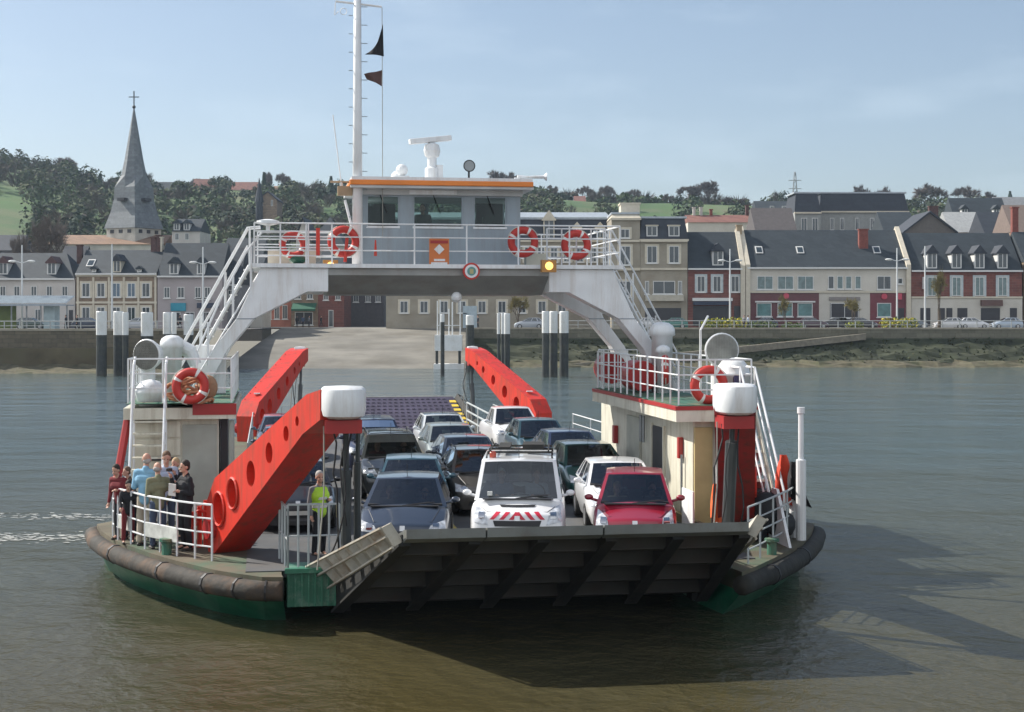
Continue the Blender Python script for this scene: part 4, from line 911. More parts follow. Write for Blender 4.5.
# --- ramp arms with lightening holes
def arm(side, far):
    sg = -1 if side == 'l' else 1
    sb, stp = (6.2, 4.05) if side == 'l' else (5.75, 4.1)
    tb, tt = 4.7, -.4
    if far: sb, stp = (6.2,4.05) if side == 'l' else (6.3,4.15)
    if side == 'l' and not far: tb = 4.2
    if far: tb, tt = 37-tb, 37-tt
    B, T_ = Vector((sg*sb, tb)), Vector((sg*stp, tt)); L_ = (T_-B).length; d = (T_-B)/L_; nrm = Vector((d.y, -d.x));
    if nrm.x*sg > 0: nrm = -nrm            # nrm points inboard
    wd_ = .78
    prof = [(0,.80),(-.12,2.0),(.32,2.55),(L_-.55,4.45),(L_,4.56),(L_,4.02),(L_-.7,3.72)]
    holes = [(.62,1.85,.30),(1.35,2.12,.27),(2.25,2.48,.235),(3.15,2.95,.185),(3.95,3.42,.135),(4.45,3.72,.085)]
    zmid = lambda a: .5*(2.55+(4.45-2.55)*(a-.32)/(L_-.87))+.5*(.8+(3.72-.8)*a/(L_-.7))
    holes = [(a*L_/5.45, zmid(a*L_/5.45)+.02, r_) for a, z, r_ in holes]
    bm = bmesh.new(); loops = {}
    def P(a, z, w_): q = B+d*a+nrm*w_; return (q.x, q.y, z)
    for w_ in (0, wd_):
        vs = [bm.verts.new(P(a, z, w_)) for a, z in prof]; es = [bm.edges.new((vs[i], vs[(i+1) % len(vs)])) for i in range(len(vs))]
        hs_ = []
        for (a, z, r_) in holes:
            hv = [bm.verts.new(P(a+r_*.85*math.cos(q*math.pi/9), z+r_*1.1*math.sin(q*math.pi/9), w_)) for q in range(18)]
            es += [bm.edges.new((hv[i], hv[(i+1) % 18])) for i in range(18)]; hs_.append(hv)
        bmesh.ops.triangle_fill(bm, use_beauty=True, use_dissolve=False, edges=es); loops[w_] = (vs, hs_)
    a, b_ = loops[0], loops[wd_]; k = len(prof)
    for i in range(k): bm.faces.new((a[0][i], a[0][(i+1) % k], b_[0][(i+1) % k], b_[0][i]))
    for h1, h2 in zip(a[1], b_[1]):
        for i in range(18): bm.faces.new((h1[i], h1[(i+1) % 18], h2[(i+1) % 18], h2[i]))
    bmesh.ops.recalc_face_normals(bm, faces=bm.faces)
    me = bpy.data.meshes.new('ramp_arm'); bm.to_mesh(me); bm.free(); me.materials.append(REDP if side == 'l' or far else mat('dark_red_arm_paint', (.38,.018,.02), .45, var=.2, vscale=1.5, dirt=(.12,.03,.025), dscale=1.5, damt=.8, streak=True))  # near right arm gets a darker red with its shade painted in
    o = bpy.data.objects.new('ramp_arm', me); COL.objects.link(o); o.parent = ferry
    # rims on the two big holes, bolts along the flange, small white plate
    mb = MB()
    for (a_, z, r_) in holes[:2]:
        pts = [Vector(P(a_+r_*.9*math.cos(q*math.pi/9), z+r_*1.15*math.sin(q*math.pi/9), -.02)) for q in range(18)]; mb.tube(pts, .03, 5, closed=True)
    mb.build('hole_rim', REDP, o)
    mb = MB()
    for i in range(9):
        p = Vector(P(.5+i*.52, 0, wd_*.12)); f_ = (p-Vector(P(.32,0,0))).length; z = 2.55+(4.45-2.55)*min(1,(.5+i*.52-.32)/(L_-.87)); mb.ball((p.x, p.y, z), .03, 6, 4)
    mb.build('bolts', DKRED, o)
    q = Vector(P(.9, 0, wd_*.55)); mb = MB().box(q.x-.12, q.x+.12, q.y-.07, q.y+.07, 2.83, 2.87); mb.build('white_label', WHITE, o)
    # base bracket
    q0, q1 = P(-.25,0,-.1), P(.5,0,wd_+.1); mb = MB(); mb.tube([P(.25,1.5,-.16), P(.25,1.5,wd_+.16)], .2, 12)
    mb.build('pivot', DKRED, o)
    # cap
    tip = B+d*(L_+.05)+nrm*wd_*.5; cx_, cy_ = tip.x, tip.y; k_ = -1 if not far else 1
    sc_ = 1.0 if not far else .62
    mb = MB(); w2 = (.40 if side == 'l' else .36)*sc_; cx_ += (.05 if side == 'l' and not far else 0)
    pr = []
    for i in range(9): q_ = math.pi*i/8; pr.append((w2*math.cos(q_)*1.0, .32+.30*math.sin(q_)))
    plan = [(w2,-.25),(w2,.15)]+[(w2*math.cos(q_*math.pi/10), .15+.42*math.sin(q_*math.pi/10)) for q_ in range(1,10)]+[(-w2,.15),(-w2,-.25)]
    vs = []; lv = [(.70,4.04),(.93,4.09),(1.0,4.2),(1.0,4.50),(.97,4.57),(.85,4.61),(.0,4.63)]; m_ = len(plan)
    for f_, z in lv: vs += [(cx_+a_*max(f_,.02), cy_+k_*(b2*max(f_,.02)), z) for a_, b2 in plan]
    mb.add(vs, [(i*m_+j, i*m_+(j+1) % m_, (i+1)*m_+(j+1) % m_, (i+1)*m_+j) for i in range(len(lv)-1) for j in range(m_)]+[list(range(m_))])
    c = mb.build('arm_cap', WHITE, o, smooth=True); em_ = c.modifiers.new('edge', 'EDGE_SPLIT'); em_.split_angle = R(42)
    mb = MB().box(cx_-w2*.85, cx_+w2*.8, cy_-.28, cy_+.28, 3.78, 4.015); mb.build('cap_bracket', DKRED, o)
    # hydraulic cylinders and hoses down to the ramp
    mb = MB(); e_ = Vector((cx_-sg*.05, cy_, 3.85)); base = Vector((sg*3.75, (.35 if not far else 36.65), 1.05))
    if side == 'l' and not far: base = Vector((-3.55,.3,1.35))
    mb.tube([e_, e_.lerp(base, .32)], .055, 8); mb.tube([e_.lerp(base, .3), base], .095, 8)
    if side == 'r' and not far: mb.tube([e_.lerp(base, .12), base], .12, 10)
    if not far and side == 'l': e2 = e_+Vector((.22,.1,0)); mb.tube([e2, e2.lerp(base+Vector((.2,.2,0)), .25)], .045, 6); mb.tube([e2.lerp(base+Vector((.2,.2,0)), .25), base+Vector((.22,.2,-.1))], .07, 8)
    mb.build('hydraulic_cylinder', mat('cylinder_black', (.06,.068,.07), .3, var=.2), o)
    mb = MB()
    for j in range(3 if not far else 2):
        p0 = e_+Vector((-.25+.16*j, -.15+.05*j, .02)); p1 = p0+Vector((random.uniform(-.25,.3), .1, -1.1-.25*j)); p2 = base+Vector((random.uniform(-.35,.3),.3,.35 if j % 2 else .05))
        pts = [p0.lerp(p1, i/4)+Vector((.05*math.sin(i*1.5+j),0,0)) for i in range(4)]+[p1.lerp(p2, i/5)+Vector((0,0,-.18*math.sin(i/5*3.14))) for i in range(6)]
        mb.tube(pts, .013 if j % 2 else .018, 5)
    mb.build('hoses', BLACK, o)
    # rope
    mb = MB(); p0 = Vector((cx_-.35, cy_, 3.9)); mb.tube([p0, p0+Vector((.0,0,-1.2)), p0+Vector((-.12,0,-2.6))], .015, 4); mb.build('rope', mat('rope_grey', (.3,.29,.25), .9), o)
    return o
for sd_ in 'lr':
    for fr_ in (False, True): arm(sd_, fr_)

# --- side towers
def tower(s0, s1, t0, t1, inner, side):
    zt = 3.45; sg = 1 if side == 'r' else -1
    t_ = part(MB().box(s0, s1, t0, t1, DZ, zt), 'side_tower', CREAM)
    o_ = .25
    pl = (inner, s1+o_) if side == 'r' else (s0-.15, inner)
    slab = MB().box(pl[0], pl[1], t0-.35, t1-1.1, zt+.002, zt+.27).build('platform', CREAM, t_)
    MB().box(pl[0]-.02, pl[1]+.02, t0-.37, t1-1.08, zt+.272, zt+.36).build('platform_edge', DKRED, t_) if side == 'r' else MB().box(inner-1.0, inner+.02, t0-.37, t0-.2, zt+.1, zt+.36).build('platform_edge', DKRED, t_)
    MB().box(pl[0]+.06, pl[1]-.06, t0-.3, t1-1.15, zt+.362, zt+.38).build('platform_floor', GREEND, t_)
    return t_, pl
twr, plr = tower(4.8, 6.0, 6.3, 16.1, 4.3, 'r')
twl, pll = tower(-8.2, -6.15, 9.1, 17.6, -5.75, 'l')
ZP = 3.83
# openings, pipes, red boxes on the right tower inner face
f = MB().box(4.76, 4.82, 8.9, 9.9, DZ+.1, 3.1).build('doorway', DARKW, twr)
MB().box(4.74,4.80,9.95,10.05,DZ+.1,3.15).box(4.74,4.80,8.75,8.85,DZ+.1,3.15).build('door_frame', CREAM, f) if False else None
build_each(MB().box(4.74,4.80,9.95,10.05,DZ+.1,3.15).box(4.74,4.80,8.75,8.85,DZ+.1,3.15), 'door_frame', CREAM, f)
MB().box(4.73,4.79,11.2,12.6,DZ+.05,3.2).build('door_leaf', mat('shaded_cream', (.42,.42,.36), .6), twr)  # door leaf in its own greyish cream
build_each(MB().box(4.68,4.79,7.1,7.25,2.5,3.0).box(4.68,4.79,13.9,14.15,2.3,2.8), 'extinguisher_box', DKRED, twr)
mb = MB()
for a in (10.6,10.9): mb.tube([(4.7,a,3.3),(4.7,a,2.6)], .04, 6)
mb.tube([(4.72,7.0,1.1),(4.72,7.0,2.6)], .03, 5); build_each(mb, 'pipe', STEEL, twr)
for a in (7.0,10.6,13.6): MB().box(4.72,4.8,a-.06,a+.06,1.5,1.62).build('handle', BLACK, twr)
MB().box(4.82,5.25,6.22,6.298,DZ,3.3).build('corner_post', mat('tan_post', (.45,.36,.17), .6), twr)
MB().box(4.42,4.46,5.0,5.9,DZ,1.95).build('white_screen', WHITE, twr)
# left tower front: panels, vent slots, doorway
mb = MB()
for i in range(5): mb.box(-8.15,-7.05,9.06,9.098,1.25+i*.44,1.25+i*.44+.38)
mb.build('louvre_panel', CREAM, twl)
MB().box(-7.8,-7.2,9.03,9.059,2.45,2.53).build('vent_slot', DARKW, twl)
MB().box(-7.0,-6.2,9.05,9.098,1.2,3.3).build('access_door', mat('grey_cream_door', (.36,.37,.33), .5, dirt=(.28,.26,.2)), twl)
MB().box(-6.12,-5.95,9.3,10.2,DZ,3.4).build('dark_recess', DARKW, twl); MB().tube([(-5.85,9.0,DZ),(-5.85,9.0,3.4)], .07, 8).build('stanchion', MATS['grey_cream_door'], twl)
MB().box(-5.9,-5.3,8.6,9.4,DZ,2.3).build('red_cabinet', DKRED, twl)
# railings on platforms
def box_rail(pl, t0, t1, skip=None):
    rails([(pl[0]+.1,t1,ZP),(pl[0]+.1,t0,ZP),(pl[1]-.1,t0,ZP),(pl[1]-.1,t1,ZP)], 1.05, 3, 'platform_railing', gap=.75)
box_rail(plr, 6.1, 14.8); box_rail(pll, 8.9, 16.4)
# stairs: right front
mb = MB()
for i in range(9): f_ = i/8; mb.box(5.3,6.15,4.2+f_*1.75,4.2+f_*1.75+.28,DZ+.25+f_*2.45,DZ+.3+f_*2.45)
mb.hexa([(5.26,4.1,DZ),(5.3,4.1,DZ),(5.3,5.95,3.6),(5.26,5.95,3.6),(5.26,4.1,DZ+.25),(5.3,4.1,DZ+.25),(5.3,5.95,3.85),(5.26,5.95,3.85)]).hexa([(6.16,4.1,DZ),(6.2,4.1,DZ),(6.2,5.95,3.6),(6.16,5.95,3.6),(6.16,4.1,DZ+.25),(6.2,4.1,DZ+.25),(6.2,5.95,3.85),(6.16,5.95,3.85)])
part(mb, 'stairs', CREAM)
mb = MB()
for i in range(9): f_ = i/8; mb.box(5.31,6.14,4.45+f_*1.75,4.47+f_*1.75,DZ+.03+f_*2.45,DZ+.22+f_*2.45)
part(mb, 'stair_risers', mat('riser_red', (.28,.06,.05), .6))
for s_ in (5.85, 6.2):
    mb = MB(); a, b_ = Vector((s_,4.0,DZ+1.05)), Vector((s_,6.0,DZ+3.7)); mb.tube([Vector((s_,3.9,DZ)), a, b_, Vector((s_,6.6,DZ+3.7))], .03, 6)
    mb.tube([a+Vector((0,0,-.5)), b_+Vector((0,0,-.5))], .022, 5); mb.tube([b_, b_+Vector((0,0,-1.1))], .025, 5); part(mb, 'stair_rail', WHITE)
# left: steep ladder stairs with white rails
mb = MB(); L_, Rr = ft(133,35.2)[0], ft(165,35.2)[0]
for i in range(10): f_ = i/9; mb.box(L_,Rr,7.6+f_*1.3,7.8+f_*1.3,DZ+.2+f_*2.45,DZ+.24+f_*2.45)
part(mb, 'stairs', CREAM)
for s_ in (L_, Rr):
    part(MB().tube([(s_,7.4,DZ),(s_,7.5,DZ+1.0),(s_,8.8,DZ+3.75),(s_,9.2,DZ+3.9)], .035, 6).tube([(s_,8.8,DZ+.0),(s_,8.8,DZ+3.75)], .03, 6), 'stair_rail', WHITE)
a, b_ = ft(129,36,412), ft(117,35,480); part(MB().tube([a, b_], .1, 6), 'red_brace', DKRED)

# --- bridge arch
cb = -.4
def leg(sg, t0, t1):
    pts = [(3.0,6.55),(3.55,6.55),(4.95,5.83),(5.65,5.0),(6.25,3.84),(6.68,3.84),(6.05,5.0),(5.42,5.83),(4.78,7.19),(3.0,7.19)]
    if sg < 0: pts = [(cb-a, z) for a, z in pts][::-1]
    else: pts = [(cb+a, z) for a, z in pts]
    o = part(MB().prism(pts, t0, t1, 'y'), 'bridge_leg', WHITE, bevel=.02)
    # plate seams
    mb = MB()
    for (a, z), (b2, z2) in (((pts[2], pts[7]) if sg > 0 else (pts[7], pts[2])),): mb.tube([(a,t0-.005,z),(b2,t0-.005,z2)], .012, 4)
    mb.build('weld_seam', GREYP, o)
    return o
for sg in (-1, 1): leg(sg, 12.8, 13.5); leg(sg, 16.7, 17.3)
part(MB().prism([(12.82,7.185),(12.82,7.0),(13.9,6.5),(16.4,6.5),(17.28,7.0),(17.28,7.185)], cb-3.0, cb+3.0, 'x'), 'bridge_beam', mat('beam_paint', (.30,.31,.30), .5, dirt=(.2,.16,.12), damt=.5))
part(MB().box(cb-5.0, cb+5.05, 12.7, 17.4, 7.192, 7.3), 'bridge_deck', WHITE)
build_each(MB().box(cb-4.75,cb-3.02,13.51,16.69,7.0,7.185).box(cb+3.02,cb+4.75,13.51,16.69,7.0,7.185), 'bridge_side', WHITE, ferry)
ZB = 7.3
rails([(cb-5.0,17.2,ZB),(cb-4.95,12.85,ZB),(cb+5.0,12.85,ZB),(cb+5.0,17.2,ZB),(cb-4.9,17.2,ZB)], 1.08, 3, 'bridge_railing', gap=1.5)
rails([(cb-4.95,12.86,ZB),(cb-2.9,12.86,ZB)], 1.08, 5, 'bridge_railing', gap=.68, r_=.018)
rails([(cb+3.2,14.2,ZB),(cb+4.9,14.2,ZB)], 1.08, 4, 'bridge_railing', gap=.4, r_=.016)
# outer stairs up the legs
def leg_stairs(sg):
    mb = MB(); a = Vector((cb+sg*7.0,14.9,ZP)); b_ = Vector((cb+sg*5.1,14.9,ZB)); 
    for o_ in (-.45,.45):
        mb.tube([a+Vector((0,o_,0)), b_+Vector((0,o_,0))], .05, 5)
        mb.tube([a+Vector((sg*.05,o_,0)), a+Vector((sg*.05,o_,1.05)), b_+Vector((sg*.05,o_,1.05)), b_+Vector((-sg*.3,o_,1.08))], .028, 5)
        mb.tube([a+Vector((sg*.05,o_,.55)), b_+Vector((sg*.05,o_,.55))], .02, 5)
        for k in (.3,.65,1): q = a.lerp(b_, k)+Vector((0,o_,0)); mb.tube([q, q+Vector((0,0,1.05))], .024, 5)
    for i in range(15): q = a.lerp(b_, (i+.5)/15); mb.box(q.x-.1, q.x+.1, q.y-.43, q.y+.43, q.z-.015, q.z+.015)
    return part(mb, 'leg_stairs', WHITE)
leg_stairs(-1); leg_stairs(1)
# front handrails on the left leg slope
mb = MB(); P_ = [ft(197,39.4,352), ft(220,39.6,300), ft(246,39.8,252), ft(262,39.9,232), ft(285,40,232)]
mb.tube(P_, .032, 6); Q_ = [ft(200,39.4,372), ft(240,39.7,305), ft(262,39.9,268)]; mb.tube(Q_, .024, 5)
for p, q in ((ft(233,39.7,276), ft(233,39.7,318)), (ft(208,39.5,322), ft(208,39.5,365)), (ft(251,39.8,247), ft(251,39.8,290)), (ft(196,39.4,352), ft(196,39.4,408))): mb.tube([p, q], .036, 6)
part(mb, 'leg_handrail', WHITE)
a = ft(197,39.8); part(MB().box(a[0]-.05, a[0]+.75, a[1]+.1, a[1]+.25, ZP, Z(345,39.9)), 'leg_plate', WHITE, bevel=.03)

# --- wheelhouse
w0, w1, u0, u1 = -2.5, 1.98, 13.85, 16.9
wh = part(MB().box(w0, w1, u0, u1, ZB, 8.33), 'wheelhouse', GREYP)
MB().box(w0-.28, w1+.28, u0-.55, u1+.3, 9.40, 9.47).box(w0-.05, w1+.05, u0-.1, u1, 9.25, 9.398).build('ceiling', mat('ceiling_grey', (.5,.52,.52), .6), wh)
ro = MB().box(w0-.3, w1+.27, u0-.6, u1+.35, 9.472, 9.61).build('roof', ORANGE, wh, bevel=.02)
MB().box(w0-.25, w1+.25, u0-.55, u1+.3, 9.612, 9.70).build('roof_top', WHITE, ro)
def lp(px): return ft(px, 41.4)[0]
edges = [w0, lp(366), lp(400), lp(413), lp(465), lp(475), lp(510), w1]
mb = MB()
for i in (0, 2, 4, 6): mb.box(edges[i], edges[i+1], u0, u0+.12, 8.33, 9.25)
mb.box(w0,w0+.12,u1-.12,u1,8.33,9.25).box(w1-.12,w1,u1-.12,u1,8.33,9.25).box(-.5,-.3,u1-.12,u1,8.33,9.25)
mb.box(w0,w0+.1,15.2,15.4,8.33,9.25).box(w1-.1,w1,15.2,15.4,8.33,9.25)
build_each(mb, 'window_pillar', GREYP, wh)
mb = MB().box(edges[1],edges[2],u0-.02,u0+.1,8.331,8.39).box(edges[3],edges[4],u0-.02,u0+.1,8.331,8.39).box(edges[5],edges[6],u0-.02,u0+.1,8.331,8.39); build_each(mb, 'window_sill', WHITE, wh)
WG = glass_mat('wheelhouse_glass', .78, -.02)
for i in (1, 3, 5):
    f = MB().box(edges[i],edges[i]+.05,u0+.02,u0+.08,8.39,9.249).box(edges[i+1]-.05,edges[i+1],u0+.02,u0+.08,8.39,9.249).box(edges[i]+.05,edges[i+1]-.05,u0+.02,u0+.08,9.2,9.249).build('window', GREYP, wh)
    MB().box(edges[i]+.05,edges[i+1]-.05,u0+.045,u0+.055,8.391,9.2).build('pane', WG, f)
MB().box(w0+.12,-.5,u1-.06,u1-.05,8.34,9.25).box(-.3,w1-.12,u1-.06,u1-.05,8.34,9.25).box(w0+.03,w0+.04,u0+.15,15.2,8.34,9.25).box(w1-.04,w1-.03,u0+.15,15.2,8.34,9.25).build('rear_glass', WG, wh)
MB().box(-2.2,1.9,14.2,14.75,8.3,8.5).box(-.9,-.5,14.3,14.6,8.5,8.75).box(1.0,1.4,14.3,14.6,8.5,8.72).build('console', DARKW, wh)
MB().box(-1.95,-1.3,u1-.35,u1-.2,8.35,9.2).box(1.1,1.9,u1-.35,u1-.2,8.35,9.25).box(-2.3,-2.05,14.8,15.2,8.34,9.0).build('cabinet', DARKW, wh)
MB().box(edges[3]-.1, edges[4]-.2, u0-.12, u0-.02, 9.27, 9.385).build('wiper_housing', WHITE, wh)
mb = MB()
for i in (1,3,5): c = edges[i]*.6+edges[i+1]*.4; mb.tube([(c,u0-.03,9.27),(c+.2,u0-.04,8.75)], .012, 4)
build_each(mb, 'wiper', BLACK, wh)
# roof gear
def roofpt(px, Y=42.2): return ft(px, Y)
a = roofpt(432); rd = MB().lathe([(.2,9.7),(.2,10.05),(.13,10.1),(.13,10.35),(.2,10.4),(.24,10.55),(.2,10.72),(.08,10.78)], c=(a[0],a[1],0), n=14).build('radar_pedestal', WHITE, ro)
MB().box(a[0]+.12,a[0]+.3,a[1]-.1,a[1]+.1,9.75,10.15).build('radar_motor', WHITE, rd)
mb = MB(); mb.x = Matrix.Translation((a[0]-.05,a[1],10.86)) @ Matrix.Rotation(R(-8), 4, 'Y') @ Matrix.Rotation(R(15), 4, 'Z'); mb.box(-.63,.63,-.09,.09,-.075,.075); mb.build('radar_antenna', WHITE, rd, bevel=.02)
a = roofpt(401); mb = MB().ball((a[0],a[1]-.3,9.98), .17, 12, 8, sc=(1,1,1)).box(a[0]-.22,a[0]+.2,a[1]-.4,a[1]-.2,9.7,9.82); mb.build('signal_lamp', WHITE, ro)
a = roofpt(467); mb = MB().tube([(a[0],a[1]-.4,9.7),(a[0],a[1]-.4,9.95)], .03, 6); mb.tube([(a[0],a[1]-.2,10.08),(a[0],a[1]-.5,10.08)], [.12,.17], 16); sl_ = mb.build('searchlight', BLACK, ro); MB().tube([(a[0],a[1]-.5,10.08),(a[0],a[1]-.515,10.08)], .14, 16).build('lens', STEEL, sl_)
a = roofpt(515); mb = MB().tube([(a[0],a[1]-.4,9.78),(a[0]+.3,a[1]-.4,9.78),(a[0]+.75,a[1]-.42,9.79),(a[0]+.82,a[1]-.42,9.79)], [.06,.035,.05,.12], 10).box(a[0]-.08,a[0]+.08,a[1]-.45,a[1]-.35,9.7,9.76); mb.build('fog_horn', WHITE, ro)
a = roofpt(390); MB().ball((a[0]+.3,a[1]+1.0,9.9), .2, 10, 6).build('gps_dome', WHITE, ro)
# mast
mx_, my_ = ft(357.5, 41.0)
ms = MB().tube([(mx_,my_,ZB),(mx_,my_,11.5),(mx_,my_,16.2)], [.15,.12,.09], 12); ms = part(ms, 'mast', WHITE, smooth=True)
z_ = Z(3,41); mb = MB().tube([(mx_-.6,my_,z_+.03),(mx_+.66,my_,z_-.08)], .03, 5); mb.tube([(mx_-.6,my_,z_),(mx_-.62,my_,z_-.35),(mx_-.52,my_,z_-.25)], .012, 4); mb.torus((mx_-.38,my_,z_-.24), .09, .01, 'y', 12, 4); mb.build('crossarm', WHITE, ms)
mb = MB()
for i in range(17): z_ = ZB+.3+i*.5; mb.box(mx_-.24,mx_-.13,my_-.01,my_+.01,z_,z_+.02).box(mx_+.1,mx_+.27,my_-.01,my_+.01,z_+.25,z_+.27)
mb.build('rungs', GREYP, ms)
hx = mx_+.67; mb = MB().tube([(hx,my_,Z(3,41)-.1),(hx+.02,my_,ZB+.8)], .009, 4); mb.build('halyard', mat('rope_grey', (.3,.29,.25), .9), ms)
a = ft(333,41,115); b_ = ft(341,41,182); part(MB().tube([a, b_], .016, 5).tube([b_, (b_[0]+.02,b_[1],b_[2]-.3)], .05, 6), 'whip_antenna', WHITE)
a = ft(345,41,190); part(MB().box(a[0]-.2,a[0]+.2,a[1]-.1,a[1]+.15,a[2]-.15,a[2]+.1).tube([(a[0]-.4,a[1],a[2]+.22),(a[0]+.3,a[1],a[2]+.22)], .03, 5), 'wind_vane_box', mat('brass_box', (.35,.25,.15), .5))
part(MB().tube([ft(345,41,200), ft(352,41,228)], .04, 5), 'mast_stay', WHITE)
# amber lights, crest, notice on bridge front
AMB = emit_mat('amber_lit', (1.0,.60,.15), 1.3)
for px_ in (330.5, 548.5):
    a = ft(px_, 40.6, 266); f = part(MB().box(a[0]-.2,a[0]+.2,a[1]-.1,a[1]+.12,a[2]-.17,a[2]+.16), 'warning_lamp', mat('lamp_amber_housing', (.40,.20,.05), .4)); MB().ball((a[0],a[1]-.1,a[2]), .11, 12, 8, sc=(1,.5,1)).build('bulb', AMB, f)
a = ft(468, 41.2, 272); cr = part(MB().lathe([(.23,-.06),(.23,.05)], c=(a[0],12.64,a[2]), axis='y', n=24), 'crest', BUOYR)
MB().lathe([(.18,-.075),(.18,-.061)], c=(a[0],12.64,a[2]), axis='y', n=24).build('crest_ring', WHITE, cr)
MB().lathe([(.12,-.085),(.12,-.076)], c=(a[0],12.64,a[2]), axis='y', n=20).build('crest_centre', mat('crest_teal', (.12,.30,.28), .5), cr)
MB().box(a[0]-.05,a[0]+.05,12.545,12.553,a[2]-.07,a[2]+.06).build('crest_charge', mat('crest_gold', (.45,.4,.2), .5), cr)
a = ft(437, 41.1, 267); sg_ = part(MB().box(a[0]-.27,a[0]+.27,12.80,12.83,a[2],a[2]+.75), 'notice_board', mat('notice_orange', (.55,.16,.04), .5))
MB().prism([(a[0]-.14,a[2]+.46),(a[0],a[2]+.32),(a[0]+.14,a[2]+.46),(a[0],a[2]+.6)], 12.785, 12.798, 'y').box(a[0]-.22,a[0]+.22,12.785,12.798,a[2]+.04,a[2]+.11).box(a[0]-.14,a[0]+.16,12.785,12.798,a[2]+.14,a[2]+.2).build('notice_print', WHITE, sg_)
MB().box(a[0]-.24,a[0]+.24,12.788,12.799,a[2]+.62,a[2]+.70).build('notice_header', DKRED, sg_)
build_each(MB().box(cb+2.9,cb+3.5,15.9,16.3,ZB+.02,7.75).box(cb-4.6,cb-3.3,13.8,14.2,ZB,ZB+.4), 'deck_locker', mat('pale_locker', (.55,.52,.42), .6), ferry)
a = ft(298, 40.6, 268); part(MB().ball((a[0],13.2,ZB+.12), .25, 10, 6, sc=(1,1,.5)), 'deck_light', mat('green_lens', (.02,.10,.06), .2))
a = ft(268, 40.3, 226); part(MB().lathe([(.05,-.25),(.06,-.05),(.3,0),(.3,.08),(.1,.12)], c=(a[0],13.1,a[2]+.05), n=14), 'gps_antenna', WHITE)
# under-bridge lamp
part(MB().ball((.1,13.2,6.42), .15, 10, 6), 'under_bridge_lamp', WHITE)

# --- side rails around the sponsons
LR = [fd(*p) for p in ((113,536),(118,540),(131,544),(145,549),(160,552),(177,556),(195,559),(212,561))]
rails([(s,t,DZ) for s,t in LR], 1.12, 4, 'bow_railing', post=1)
mb = MB(); q = [Vector((s,t,DZ)) for s,t in LR]
for i in (1,3,4): mb.add([q[i]+Vector((0,-.03,.28)), q[i+1]+Vector((0,-.03,.28)), q[i+1]+Vector((0,-.03,.56)), q[i]+Vector((0,-.03,.56)), q[i]+Vector((0,-.045,.28)), q[i+1]+Vector((0,-.045,.28)), q[i+1]+Vector((0,-.045,.56)), q[i]+Vector((0,-.045,.56))], [(0,1,2,3),(4,5,6,7),(0,1,5,4),(3,2,6,7)])
build_each(mb, 'rail_banner', mat('banner_pale', (.50,.51,.48), .7, var=.3, vscale=5), ferry)
RR = [fd(*p) for p in ((748,564),(760,558),(773,551),(787,543),(798,534),(804,526))]
rails([(s,t,DZ) for s,t in RR], 1.12, 4, 'bow_railing', post=1, mats=MATS['grey_rail_paint'])
rails([(-8.3,t_,DZ) for t_ in (6.5,9,12,15,18,21,24,27,30)], 1.1, 3, 'side_railing', post=1)
rails([(7.0-.02*abs(18-t_),t_,DZ) for t_ in (6.5,9,12,15,18,21,24,27,30)], 1.1, 3, 'side_railing', post=1)
rails([(4.35,35,DZ+.1),(4.6,29,DZ),(4.6,17,DZ)], 1.1, 3, 'deck_railing', gap=1.5, mats=MATS['grey_rail_paint'])
rails([(-5.6,35,DZ+.1),(-5.6,29,DZ),(-5.6,18,DZ)], 1.1, 3, 'deck_railing', gap=1.5, mats=MATS['grey_rail_paint'])
mb = MB(); pp = [Vector(ft(467,63,406)), Vector(ft(503,56,425))]
for z_ in (0,-.35,-.7): mb.tube([p+Vector((0,0,z_+.15)) for p in pp], .035, 5)
for k in range(4): p = pp[0].lerp(pp[1], k/3); mb.tube([p+Vector((0,0,.15)), p+Vector((0,0,-1.0))], .035, 5)
part(mb, 'ramp_railing', MATS['grey_rail_paint'])
# tall posts on right bow
a = fd(801,540); part(MB().lathe([(.11,DZ),(.11,2.75),(.06,2.77),(.06,3.75),(.085,3.77),(.085,3.9)], c=(a[0],a[1],0), n=12), 'bow_post', WHITE)
a = fd(818,540); part(MB().lathe([(.12,DZ),(.12,1.95),(.15,1.97),(.15,2.1)], c=(a[0]-.35,a[1]+.5,0), n=12), 'bow_post', WHITE)
a = fd(789,548); part(MB().prism([(a[1],DZ),(a[1]+1.2,DZ),(a[1]+1.1,2.15),(a[1]+.8,2.15)], a[0], a[0]+.06, 'x'), 'bow_bracket', WHITE)
a = fd(740,550); part(MB().lathe([(.06,DZ),(.06,4.3)], c=(5.2,5.6,0), n=8), 'stair_post', WHITE)
# bollards on bow decks
for p in ((166,556),(775,556)):
    a = fd(*p); part(MB().lathe([(.1,DZ),(.1,1.25),(.15,1.27),(.15,1.33)], c=(a[0],a[1]+.2,0), n=12), 'bollard', GREEND)
# red valves by the left arm base
a = fd(205,548); mb = MB()
for i in range(3): mb.tube([(a[0]+i*.13-.25,a[1]+.15,DZ),(a[0]+i*.13-.25,a[1]+.15,DZ+.75+.12*i)], .05, 8); mb.torus((a[0]+i*.13-.25,a[1]+.05,DZ+.55+.15*i), .09, .02, 'y', 14, 5)
part(mb, 'valve_manifold', REDP)

